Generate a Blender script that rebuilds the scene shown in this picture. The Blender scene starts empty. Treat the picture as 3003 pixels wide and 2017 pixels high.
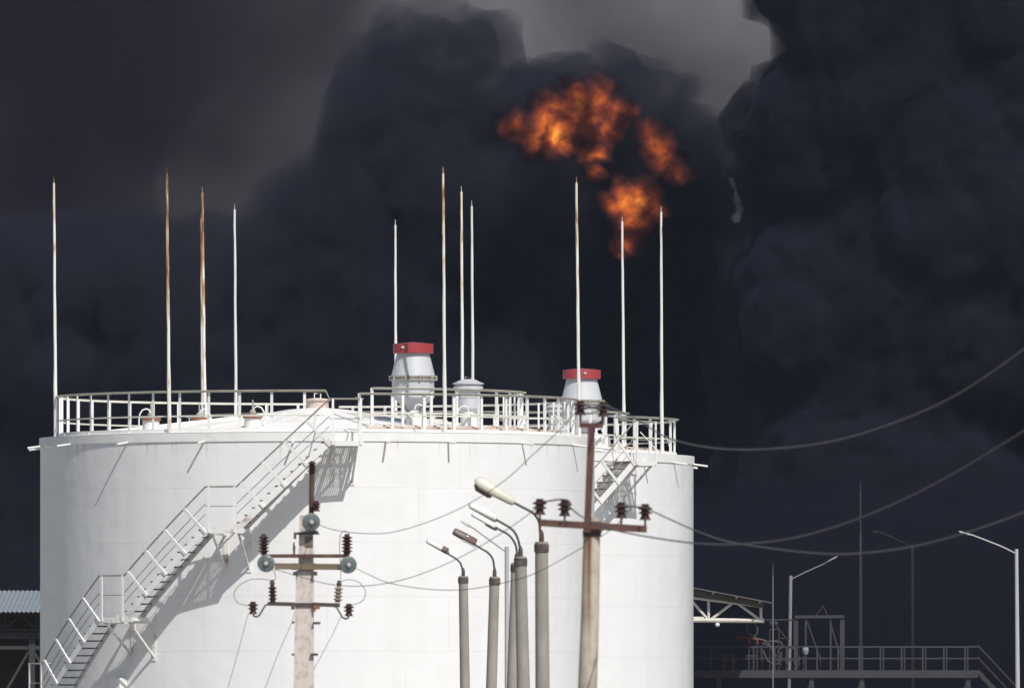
import bpy, math, random
from mathutils import Vector, Matrix, Quaternion, noise as mnoise

R = math.radians
sc = bpy.context.scene
COL = sc.collection

# ------------------------------------------------------------------ camera, sky, sun, exposure
F = 40000.0                      # focal length in pixels of the 3003 px wide photograph
CX, CY = 1501.5, 1008.5
HORIZON = 2200.0
CAMZ = 2.0
PITCH = math.atan((HORIZON - CY) / F)
cam = bpy.data.cameras.new('camera')
cam.sensor_width = 36.0
cam.lens = F / 3003.0 * 36.0
cam.clip_start = 1.0
cam.clip_end = 20000.0
cam.dof.use_dof = True
cam.dof.focus_distance = 436.0
cam.dof.aperture_fstop = 13.0
camo = bpy.data.objects.new('camera', cam)
camo.location = (0, 0, CAMZ)
camo.rotation_euler = (R(90) + PITCH, 0, 0)
COL.objects.link(camo)
sc.camera = camo

SUN_EL, SUN_AZ = 49.0, 26.0      # azimuth: degrees to the right of straight behind the camera
w = bpy.data.worlds.new('World')
sc.world = w
w.use_nodes = True
nt = w.node_tree
sky = nt.nodes.new('ShaderNodeTexSky')
sky.sky_type = 'NISHITA'
sky.sun_disc = False
sky.sun_elevation = R(SUN_EL)
sky.sun_rotation = R(180 - SUN_AZ)
sky.air_density = 1.0
sky.dust_density = 1.5
bg = nt.nodes['Background']
bg.inputs['Strength'].default_value = 0.085
nt.links.new(sky.outputs[0], bg.inputs['Color'])

to_sun = Vector((math.sin(R(SUN_AZ)) * math.cos(R(SUN_EL)), -math.cos(R(SUN_AZ)) * math.cos(R(SUN_EL)), math.sin(R(SUN_EL))))
sun = bpy.data.lights.new('sun', 'SUN')
sun.energy = 4.1
sun.angle = R(0.53)
sun.color = (1.0, 0.965, 0.91)
suno = bpy.data.objects.new('sun', sun)
suno.rotation_euler = to_sun.to_track_quat('Z', 'Y').to_euler()
suno.location = to_sun * 300
COL.objects.link(suno)

sc.view_settings.view_transform = 'Standard'
sc.view_settings.look = 'None'
sc.view_settings.exposure = 0.0
sc.view_settings.gamma = 1.0
sc.cycles.use_denoising = True
sc.cycles.max_bounces = 8
sc.cycles.diffuse_bounces = 3
sc.cycles.volume_bounces = 1
sc.cycles.transparent_max_bounces = 64
sc.cycles.sample_clamp_indirect = 4.0

# ------------------------------------------------------------------ helpers
SP, CP = math.sin(PITCH), math.cos(PITCH)

def P(px, py, Y):
    """world point at ground distance Y seen at photo pixel px, py"""
    u = (px - CX) / F
    v = (CY - py) / F
    dx, dy, dz = u, CP - v * SP, SP + v * CP
    k = Y / dy
    return Vector((dx * k, Y, CAMZ + dz * k))

class MB:
    """collects shapes for one mesh"""
    def __init__(s):
        s.v, s.f, s.sm = [], [], []
    def add(s, vs, fs, smooth=False):
        o = len(s.v)
        s.v += [tuple(x) for x in vs]
        s.f += [tuple(i + o for i in f) for f in fs]
        s.sm += [smooth] * len(fs)
        return s
    def box(s, c, size, rot=None):
        c = Vector(c)
        hx, hy, hz = size[0] / 2, size[1] / 2, size[2] / 2
        vs = [Vector((x, y, z)) for x in (-hx, hx) for y in (-hy, hy) for z in (-hz, hz)]
        if rot is not None:
            vs = [rot @ v for v in vs]
        return s.add([c + v for v in vs], [(0, 1, 3, 2), (4, 6, 7, 5), (0, 4, 5, 1), (2, 3, 7, 6), (0, 2, 6, 4), (1, 5, 7, 3)])
    def bar(s, a, b, wd, ht, up=(0, 0, 1)):
        a, b = Vector(a), Vector(b)
        d = (b - a)
        L = d.length
        d.normalize()
        up = Vector(up)
        x = d.cross(up)
        if x.length < 1e-4:
            x = d.cross(Vector((0, 1, 0)))
        x.normalize()
        z = x.cross(d).normalized()
        m = Matrix((x, d, z)).transposed()
        return s.box((a + b) / 2, (wd, L, ht), m)
    def tube(s, pts, r, n=10, caps=True, square=False):
        pts = [Vector(p) for p in pts]
        rs = r if isinstance(r, (list, tuple)) else [r] * len(pts)
        vs, fs = [], []
        d0 = (pts[1] - pts[0]).normalized()
        ref = Vector((0, 1, 0)) if abs(d0.y) < 0.9 else Vector((1, 0, 0))
        x = d0.cross(ref).normalized()
        for i, p in enumerate(pts):
            if i == 0: d = pts[1] - pts[0]
            elif i == len(pts) - 1: d = pts[-1] - pts[-2]
            else: d = (pts[i + 1] - pts[i]).normalized() + (pts[i] - pts[i - 1]).normalized()
            d.normalize()
            x = (x - d * x.dot(d)).normalized()
            y = d.cross(x)
            for k in range(n):
                a = 2 * math.pi * (k + (0.5 if square else 0)) / n
                vs.append(p + (x * math.cos(a) + y * math.sin(a)) * rs[i])
        for i in range(len(pts) - 1):
            for k in range(n):
                k2 = (k + 1) % n
                fs.append((i * n + k, i * n + k2, (i + 1) * n + k2, (i + 1) * n + k))
        s.add(vs, fs, not square)
        if caps:
            o = len(pts) * n
            s.add([vs[k] for k in range(n)], [tuple(reversed(range(n)))])
            s.add([vs[o - n + k] for k in range(n)], [tuple(range(n))])
        return s
    def lathe(s, prof, c, n=24, axis=None, smooth=True):
        """prof: list of (radius, height) along axis from point c"""
        c = Vector(c)
        q = Vector((0, 0, 1)).rotation_difference(Vector(axis).normalized()) if axis is not None else Quaternion()
        for i in range(len(prof) - 1):
            (r0, z0), (r1, z1) = prof[i], prof[i + 1]
            vs, fs = [], []
            for k in range(n):
                a = 2 * math.pi * k / n
                ca, sa = math.cos(a), math.sin(a)
                vs.append(c + q @ Vector((r0 * ca, r0 * sa, z0)))
                vs.append(c + q @ Vector((r1 * ca, r1 * sa, z1)))
            for k in range(n):
                k2 = (k + 1) % n
                fs.append((2 * k, 2 * k2, 2 * k2 + 1, 2 * k + 1))
            s.add(vs, fs, smooth)
        return s
    def arc(s, r0, r1, z0, z1, t0, t1, step=3.0, dz=0.0):
        """box section swept round the tank axis, angles in degrees; dz: rise over the arc"""
        n = max(1, int(math.ceil(abs(t1 - t0) / step)))
        vs, fs = [], []
        for i in range(n + 1):
            t = t0 + (t1 - t0) * i / n
            h = dz * i / n
            for (r, z) in ((r0, z0), (r1, z0), (r1, z1), (r0, z1)):
                vs.append(pol(t, r, z + h))
        for i in range(n):
            for k in range(4):
                k2 = (k + 1) % 4
                fs.append((4 * i + k, 4 * i + k2, 4 * i + 4 + k2, 4 * i + 4 + k))
        fs.append((0, 1, 2, 3))
        fs.append((4 * n + 3, 4 * n + 2, 4 * n + 1, 4 * n))
        return s.add(vs, fs)
    def build(s, name, mat, parent=None, origin=None):
        """origin: world point of the top-level thing; vertices are stored relative to it"""
        me = bpy.data.meshes.new(name)
        if origin is not None:
            o = Vector(origin)
            vv = [(x[0] - o.x, x[1] - o.y, x[2] - o.z) for x in s.v]
        else:
            vv = s.v
        me.from_pydata(vv, [], s.f)
        me.polygons.foreach_set('use_smooth', s.sm)
        me.update()
        if mat: me.materials.append(mat)
        ob = bpy.data.objects.new(name, me)
        COL.objects.link(ob)
        if parent is not None: ob.parent = parent
        elif origin is not None: ob.location = origin
        return ob

def pol(t, r, z):
    a = R(t)
    return Vector((r * math.sin(a), -r * math.cos(a), z))

def tag(o, label=None, cat=None, group=None, kind=None):
    if label: o['label'] = label
    if cat: o['category'] = cat
    if group: o['group'] = group
    if kind: o['kind'] = kind
    return o

def thing(name, loc, label, cat, group=None):
    o = bpy.data.objects.new(name, None)
    o.location = loc
    o.empty_display_size = 0.3
    COL.objects.link(o)
    return tag(o, label, cat, group)

# ------------------------------------------------------------------ materials
def newmat(name):
    m = bpy.data.materials.new(name)
    m.use_nodes = True
    n = m.node_tree.nodes
    return m, n, m.node_tree.links, n['Principled BSDF']

def N(nodes, typ, **kw):
    x = nodes.new(typ)
    for k, v in kw.items():
        setattr(x, k, v)
    return x

def ramp(nodes, stops):
    r = nodes.new('ShaderNodeValToRGB')
    e = r.color_ramp.elements
    while len(e) < len(stops): e.new(0.5)
    for el, (p, c) in zip(e, stops):
        el.position = p
        el.color = (*c, 1) if len(c) == 3 else c
    return r

def painted(name, base, second, scale=2.0, amount=0.5, rough=0.5, metal=0.0, stretch=(1, 1, 1), bump=0.0, lo=0.45, hi=0.7, third=None):
    """base colour with patches of a second colour (dirt, rust, wear) by 3D noise"""
    m, n, l, b = newmat(name)
    tc = N(n, 'ShaderNodeTexCoord')
    mp = N(n, 'ShaderNodeMapping')
    mp.inputs['Scale'].default_value = stretch
    l.new(tc.outputs['Object'], mp.inputs[0])
    nz = N(n, 'ShaderNodeTexNoise')
    nz.inputs['Scale'].default_value = scale
    nz.inputs['Detail'].default_value = 6
    nz.inputs['Roughness'].default_value = 0.62
    l.new(mp.outputs[0], nz.inputs[0])
    rp = ramp(n, [(lo, (0, 0, 0)), (hi, (amount,) * 3)])
    l.new(nz.outputs['Fac'], rp.inputs[0])
    mx = N(n, 'ShaderNodeMix', data_type='RGBA')
    l.new(rp.outputs[0], mx.inputs[0])
    mx.inputs[6].default_value = (*base, 1)
    mx.inputs[7].default_value = (*second, 1)
    last = mx.outputs[2]
    if third:
        nz2 = N(n, 'ShaderNodeTexNoise')
        nz2.inputs['Scale'].default_value = scale * 2.3
        nz2.inputs['Detail'].default_value = 5
        l.new(mp.outputs[0], nz2.inputs[0])
        rp2 = ramp(n, [(0.5, (0, 0, 0)), (0.68, (amount,) * 3)])
        l.new(nz2.outputs['Fac'], rp2.inputs[0])
        mx2 = N(n, 'ShaderNodeMix', data_type='RGBA')
        l.new(rp2.outputs[0], mx2.inputs[0])
        l.new(last, mx2.inputs[6])
        mx2.inputs[7].default_value = (*third, 1)
        last = mx2.outputs[2]
    l.new(last, b.inputs['Base Color'])
    b.inputs['Roughness'].default_value = rough
    b.inputs['Metallic'].default_value = metal
    if bump:
        bp = N(n, 'ShaderNodeBump')
        bp.inputs['Strength'].default_value = bump
        bp.inputs['Distance'].default_value = 0.02
        l.new(nz.outputs['Fac'], bp.inputs['Height'])
        l.new(bp.outputs[0], b.inputs['Normal'])
    return m

def shell_material():
    """white tank paint, plate courses with weld lines, faint dirt and rust runs below the rim"""
    m, n, l, b = newmat('tank_paint')
    tc = N(n, 'ShaderNodeTexCoord')
    sep = N(n, 'ShaderNodeSeparateXYZ')
    l.new(tc.outputs['Object'], sep.inputs[0])
    at = N(n, 'ShaderNodeMath', operation='ARCTAN2')
    l.new(sep.outputs[0], at.inputs[0]); l.new(sep.outputs[1], at.inputs[1])
    def math_(op, a, bval=None):
        x = N(n, 'ShaderNodeMath', operation=op)
        for i, v in enumerate((a, bval)):
            if v is None: continue
            if isinstance(v, (int, float)): x.inputs[i].default_value = v
            else: l.new(v, x.inputs[i])
        return x.outputs[0]
    # courses of 1.72 m
    zc = math_('DIVIDE', sep.outputs[2], 1.72)
    fz = math_('FRACT', zc)
    course = math_('FLOOR', zc)
    d = math_('ABSOLUTE', math_('SUBTRACT', fz, 0.5))
    line = math_('GREATER_THAN', d, 0.4925)
    ang = math_('ADD', math_('MULTIPLY', at.outputs[0], 14 / (2 * math.pi)), math_('MULTIPLY', course, 0.37))
    da = math_('ABSOLUTE', math_('SUBTRACT', math_('FRACT', ang), 0.5))
    vline = math_('GREATER_THAN', da, 0.4965)
    nz = N(n, 'ShaderNodeTexNoise'); nz.inputs['Scale'].default_value = 0.55; nz.inputs['Detail'].default_value = 7
    l.new(tc.outputs['Object'], nz.inputs[0])
    seam = math_('MULTIPLY', math_('MAXIMUM', line, vline), math_('MULTIPLY', nz.outputs['Fac'], 0.32))
    # broad faint grime, stretched downwards
    mp = N(n, 'ShaderNodeMapping'); mp.inputs['Scale'].default_value = (1.1, 1.1, 0.10)
    l.new(tc.outputs['Object'], mp.inputs[0])
    nz2 = N(n, 'ShaderNodeTexNoise'); nz2.inputs['Scale'].default_value = 1.3; nz2.inputs['Detail'].default_value = 6
    l.new(mp.outputs[0], nz2.inputs[0])
    gr = ramp(n, [(0.42, (0, 0, 0)), (0.8, (0.30,) * 3)])
    l.new(nz2.outputs['Fac'], gr.inputs[0])
    # rust runs just under the rim
    mp3 = N(n, 'ShaderNodeMapping'); mp3.inputs['Scale'].default_value = (2.6, 2.6, 0.12)
    l.new(tc.outputs['Object'], mp3.inputs[0])
    nz3 = N(n, 'ShaderNodeTexNoise'); nz3.inputs['Scale'].default_value = 2.0; nz3.inputs['Detail'].default_value = 3
    l.new(mp3.outputs[0], nz3.inputs[0])
    mr = N(n, 'ShaderNodeMapRange'); mr.inputs[1].default_value = 10.9; mr.inputs[2].default_value = 11.8
    l.new(sep.outputs[2], mr.inputs[0])
    rr = ramp(n, [(0.62, (0, 0, 0)), (0.72, (0.6,) * 3)])
    l.new(nz3.outputs['Fac'], rr.inputs[0])
    rust = math_('MULTIPLY', rr.outputs[0], math_('MULTIPLY', mr.outputs[0], mr.outputs[0]))
    m1 = N(n, 'ShaderNodeMix', data_type='RGBA'); l.new(gr.outputs[0], m1.inputs[0])
    m1.inputs[6].default_value = (0.79, 0.79, 0.785, 1); m1.inputs[7].default_value = (0.64, 0.63, 0.61, 1)
    m2 = N(n, 'ShaderNodeMix', data_type='RGBA'); l.new(seam, m2.inputs[0]); l.new(m1.outputs[2], m2.inputs[6])
    m2.inputs[7].default_value = (0.42, 0.42, 0.42, 1)
    m3 = N(n, 'ShaderNodeMix', data_type='RGBA'); l.new(rust, m3.inputs[0]); l.new(m2.outputs[2], m3.inputs[6])
    m3.inputs[7].default_value = (0.42, 0.22, 0.09, 1)
    l.new(m3.outputs[2], b.inputs['Base Color'])
    b.inputs['Roughness'].default_value = 0.27
    nzb = N(n, 'ShaderNodeTexNoise'); nzb.inputs['Scale'].default_value = 0.9; nzb.inputs['Detail'].default_value = 2
    l.new(tc.outputs['Object'], nzb.inputs[0])
    hh = math_('ADD', nzb.outputs['Fac'], math_('MULTIPLY', line, 0.05))
    bp = N(n, 'ShaderNodeBump'); bp.inputs['Strength'].default_value = 0.5; bp.inputs['Distance'].default_value = 0.07
    l.new(hh, bp.inputs['Height']); l.new(bp.outputs[0], b.inputs['Normal'])
    return m

def rod_material(name, paint, rustamt, lo):
    """lightning rod: old cream paint going over to rust towards the tip, streaky; clean white foot"""
    m, n, l, b = newmat(name)
    tc = N(n, 'ShaderNodeTexCoord')
    sep = N(n, 'ShaderNodeSeparateXYZ'); l.new(tc.outputs['Object'], sep.inputs[0])
    mp = N(n, 'ShaderNodeMapping'); mp.inputs['Scale'].default_value = (6, 6, 0.9)
    l.new(tc.outputs['Object'], mp.inputs[0])
    nz = N(n, 'ShaderNodeTexNoise'); nz.inputs['Scale'].default_value = 1.6; nz.inputs['Detail'].default_value = 6
    l.new(mp.outputs[0], nz.inputs[0])
    mr = N(n, 'ShaderNodeMapRange'); mr.inputs[1].default_value = 14.2; mr.inputs[2].default_value = 20.5
    mr.inputs[3].default_value = -0.16; mr.inputs[4].default_value = 0.16
    l.new(sep.outputs[2], mr.inputs[0])
    ad = N(n, 'ShaderNodeMath', operation='ADD'); l.new(nz.outputs['Fac'], ad.inputs[0]); l.new(mr.outputs[0], ad.inputs[1])
    r1 = ramp(n, [(lo - 0.12, (0.72, 0.71, 0.68)), (lo, paint), (lo + 0.10, (0.36, 0.20, 0.09)), (lo + 0.22, (0.16, 0.065, 0.03))])
    l.new(ad.outputs[0], r1.inputs[0])
    l.new(r1.outputs[0], b.inputs['Base Color'])
    b.inputs['Roughness'].default_value = 0.75
    return m

M = {}
M['shell'] = shell_material()
M['white'] = painted('white_paint', (0.78, 0.775, 0.75), (0.52, 0.50, 0.45), 1.2, 0.45, 0.5, lo=0.5, hi=0.75)
M['roof'] = painted('roof_paint', (0.76, 0.75, 0.73), (0.55, 0.46, 0.40), 0.45, 0.6, 0.55, lo=0.5, hi=0.72)
M['roof'].node_tree.nodes['Principled BSDF'].inputs['Roughness'].default_value = 0.9
M['roof'].node_tree.nodes['Principled BSDF'].inputs['Specular IOR Level'].default_value = 0.1
M['white_rust'] = painted('stair_paint', (0.74, 0.735, 0.715), (0.30, 0.15, 0.09), 1.1, 0.8, 0.55, lo=0.56, hi=0.68)
M['tread'] = painted('tread_steel', (0.22, 0.20, 0.175), (0.13, 0.08, 0.055), 2.5, 0.8, 0.7, lo=0.45, hi=0.6)
M['rail'] = painted('rail_paint', (0.66, 0.65, 0.58), (0.46, 0.43, 0.33), 1.5, 0.6, 0.55, lo=0.45, hi=0.65)
M['hand_rail'] = painted('hand_rail_paint', (0.23, 0.225, 0.20), (0.40, 0.38, 0.33), 1.5, 0.7, 0.6)
M['vent'] = painted('vent_paint', (0.52, 0.53, 0.555), (0.40, 0.40, 0.40), 1.4, 0.5, 0.45)
M['vent_dark'] = painted('vent_steel', (0.36, 0.35, 0.31), (0.16, 0.14, 0.10), 4, 0.8, 0.6)
M['red'] = painted('red_paint', (0.33, 0.038, 0.042), (0.31, 0.08, 0.08), 1.2, 0.7, 0.45)
M['rust'] = painted('rust', (0.28, 0.13, 0.06), (0.14, 0.06, 0.035), 6, 0.9, 0.85)
M['pink_rust'] = painted('rust_stained_paint', (0.62, 0.52, 0.45), (0.40, 0.22, 0.14), 1.3, 0.9, 0.7)
M['red_steel'] = painted('oxide_red_steel', (0.085, 0.032, 0.027), (0.15, 0.085, 0.05), 5, 0.6, 0.6)
M['dark_steel'] = painted('dark_steel', (0.055, 0.045, 0.042), (0.13, 0.08, 0.055), 8, 0.7, 0.6)
M['olive'] = painted('weathered_wood', (0.155, 0.118, 0.078), (0.21, 0.175, 0.125), 4, 0.8, 0.8, stretch=(0.4, 4, 4))
M['brown_porcelain'] = painted('brown_porcelain', (0.055, 0.026, 0.024), (0.09, 0.045, 0.035), 3, 0.5, 0.16)
M['grey_porcelain'] = painted('grey_porcelain', (0.30, 0.24, 0.20), (0.45, 0.36, 0.26), 5, 0.6, 0.3)
M['concrete'] = painted('pole_concrete', (0.60, 0.54, 0.505), (0.40, 0.345, 0.315), 7.0, 0.5, 0.9, stretch=(1, 1, 0.5), bump=0.4, lo=0.45, hi=0.75, third=(0.24, 0.20, 0.18))
M['concrete_rust'] = None
M['lamp_concrete'] = painted('lamp_post_concrete', (0.33, 0.305, 0.275), (0.235, 0.212, 0.19), 4.0, 0.8, 0.9, stretch=(1, 1, 0.3), bump=0.3, lo=0.4, hi=0.65)
M['lamp_dark'] = painted('lamp_arm_paint', (0.10, 0.10, 0.095), (0.15, 0.11, 0.09), 6, 0.7, 0.5)
M['lamp_cream'] = painted('lamp_cream_enamel', (0.72, 0.68, 0.58), (0.62, 0.60, 0.52), 3, 0.7, 0.35)
M['lamp_white'] = painted('lamp_white_enamel', (0.82, 0.82, 0.80), (0.7, 0.7, 0.68), 3, 0.5, 0.25)
M['lamp_brown'] = painted('lamp_brown_cover', (0.125, 0.095, 0.075), (0.18, 0.10, 0.085), 5, 0.8, 0.5)
M['band'] = painted('collar_steel', (0.07, 0.055, 0.05), (0.17, 0.14, 0.11), 9, 0.8, 0.6)
M['galv'] = painted('galvanised_steel', (0.44, 0.44, 0.455), (0.36, 0.36, 0.37), 2, 0.5, 0.45)
M['mast'] = painted('mast_paint', (0.24, 0.24, 0.25), (0.18, 0.18, 0.18), 2, 0.5, 0.55)
M['galv_roof'] = painted('galvanised_sheet', (0.225, 0.25, 0.27), (0.19, 0.205, 0.225), 0.7, 0.7, 0.5)
M['wire'] = painted('aluminium_wire', (0.105, 0.10, 0.10), (0.08, 0.077, 0.08), 2, 0.6, 0.6)
M['trestle'] = painted('trestle_shaded_paint', (0.082, 0.077, 0.088), (0.062, 0.060, 0.060), 0.8, 0.8, 0.7)  # colour kept dark to stand in for the shade of the smoke cloud
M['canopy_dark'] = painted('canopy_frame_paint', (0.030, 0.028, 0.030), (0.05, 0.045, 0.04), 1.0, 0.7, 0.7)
M['canopy_under'] = painted('canopy_sheet', (0.10, 0.092, 0.075), (0.06, 0.055, 0.05), 1.0, 0.7, 0.7)
M['truss'] = painted('truss_paint', (0.62, 0.60, 0.54), (0.48, 0.46, 0.38), 1.5, 0.6, 0.6)
M['valve_red'] = painted('valve_red_paint', (0.30, 0.07, 0.05), (0.20, 0.08, 0.06), 3, 0.6, 0.5)
M['pipe_olive'] = painted('pipe_olive_paint', (0.13, 0.125, 0.085), (0.09, 0.085, 0.07), 3, 0.6, 0.6)
M['ground'] = painted('dry_ground', (0.27, 0.25, 0.22), (0.20, 0.18, 0.15), 0.08, 0.8, 0.95, lo=0.4, hi=0.65)

def glass_disc_material():
    m, n, l, b = newmat('toughened_glass')
    b.inputs['Base Color'].default_value = (0.36, 0.41, 0.41, 1)
    b.inputs['Roughness'].default_value = 0.08
    b.inputs['IOR'].default_value = 1.5
    b.inputs['Transmission Weight'].default_value = 0.6
    return m
M['glass'] = glass_disc_material()

def concrete_rust():
    """round concrete post, rust running down one side from the steel clamp"""
    m, n, l, b = newmat('pole_concrete_with_rust_run')
    tc = N(n, 'ShaderNodeTexCoord')
    sep = N(n, 'ShaderNodeSeparateXYZ'); l.new(tc.outputs['Object'], sep.inputs[0])
    nz = N(n, 'ShaderNodeTexNoise'); nz.inputs['Scale'].default_value = 5; nz.inputs['Detail'].default_value = 7
    l.new(tc.outputs['Object'], nz.inputs[0])
    r0 = ramp(n, [(0.35, (0.36, 0.32, 0.26)), (0.7, (0.55, 0.50, 0.42))])
    l.new(nz.outputs['Fac'], r0.inputs[0])
    # streak: narrow in x on the pole's face, fading downwards
    def math_(op, a, bb, cc=None):
        x = N(n, 'ShaderNodeMath', operation=op)
        for i, v in enumerate((a, bb, cc)):
            if v is None: continue
            if isinstance(v, (int, float)): x.inputs[i].default_value = v
            else: l.new(v, x.inputs[i])
        return x.outputs[0]
    mp = N(n, 'ShaderNodeMapping'); mp.inputs['Scale'].default_value = (14, 14, 0.9)
    l.new(tc.outputs['Object'], mp.inputs[0])
    nz2 = N(n, 'ShaderNodeTexNoise'); nz2.inputs['Scale'].default_value = 1.0; nz2.inputs['Detail'].default_value = 4
    l.new(mp.outputs[0], nz2.inputs[0])
    xo = math_('ADD', sep.outputs[0], math_('MULTIPLY', math_('SUBTRACT', nz2.outputs['Fac'], 0.5), 0.05))
    xh = math_('SUBTRACT', xo, 0.004)
    xo = math_('SUBTRACT', xo, 0.026)
    g = math_('SUBTRACT', 1.0, math_('DIVIDE', math_('ABSOLUTE', xo, 0), 0.026))
    mr = N(n, 'ShaderNodeMapRange'); mr.inputs[1].default_value = 2.9; mr.inputs[2].default_value = 4.25
    l.new(sep.outputs[2], mr.inputs[0])
    fac = math_('MULTIPLY', math_('MAXIMUM', math_('MINIMUM', math_('MULTIPLY', g, 1.6), 1.0), 0.0), math_('POWER', mr.outputs[0], 0.8))
    # paler, wider halo of rust
    g2 = math_('MAXIMUM', math_('SUBTRACT', 1.0, math_('DIVIDE', math_('ABSOLUTE', xh, 0), 0.06)), 0.0)
    fac2 = math_('MULTIPLY', g2, math_('ADD', math_('MULTIPLY', mr.outputs[0], 0.7), 0.07))
    mxa = N(n, 'ShaderNodeMix', data_type='RGBA'); l.new(fac2, mxa.inputs[0]); l.new(r0.outputs[0], mxa.inputs[6])
    mxa.inputs[7].default_value = (0.36, 0.21, 0.10, 1)
    mxb = N(n, 'ShaderNodeMix', data_type='RGBA'); l.new(fac, mxb.inputs[0]); l.new(mxa.outputs[2], mxb.inputs[6])
    mxb.inputs[7].default_value = (0.15, 0.06, 0.025, 1)
    l.new(mxb.outputs[2], b.inputs['Base Color'])
    b.inputs['Roughness'].default_value = 0.9
    bp = N(n, 'ShaderNodeBump'); bp.inputs['Strength'].default_value = 0.3; bp.inputs['Distance'].default_value = 0.01
    l.new(nz.outputs['Fac'], bp.inputs['Height']); l.new(bp.outputs[0], b.inputs['Normal'])
    return m
M['concrete_rust'] = concrete_rust()
M['rod_a'] = rod_material('rod_cream_paint', (0.62, 0.55, 0.38), 0.5, 0.60)
M['rod_b'] = rod_material('rod_rusting_paint', (0.52, 0.40, 0.24), 0.8, 0.50)
M['rod_c'] = rod_material('rod_grey_paint', (0.62, 0.61, 0.57), 0.2, 0.70)

# ------------------------------------------------------------------ ground
g = MB().add([(-1500, -700, 0), (1500, -700, 0), (1500, 2300, 0), (-1500, 2300, 0)], [(0, 1, 2, 3)])
go = g.build('ground', M['ground'])
tag(go, kind='structure')

# ------------------------------------------------------------------ storage tank
TR = 8.94          # shell radius
RIM = 12.05        # rim height

def roof_z(r):
    prof = [(0, 1.02), (1.0, 0.93), (2.0, 0.76), (3.5, 0.58), (5.3, 0.38), (7.0, 0.19), (8.94, 0.0)]
    for (a, za), (b_, zb) in zip(prof, prof[1:]):
        if r <= b_:
            return RIM + za + (zb - za) * (r - a) / (b_ - a)
    return RIM

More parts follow.
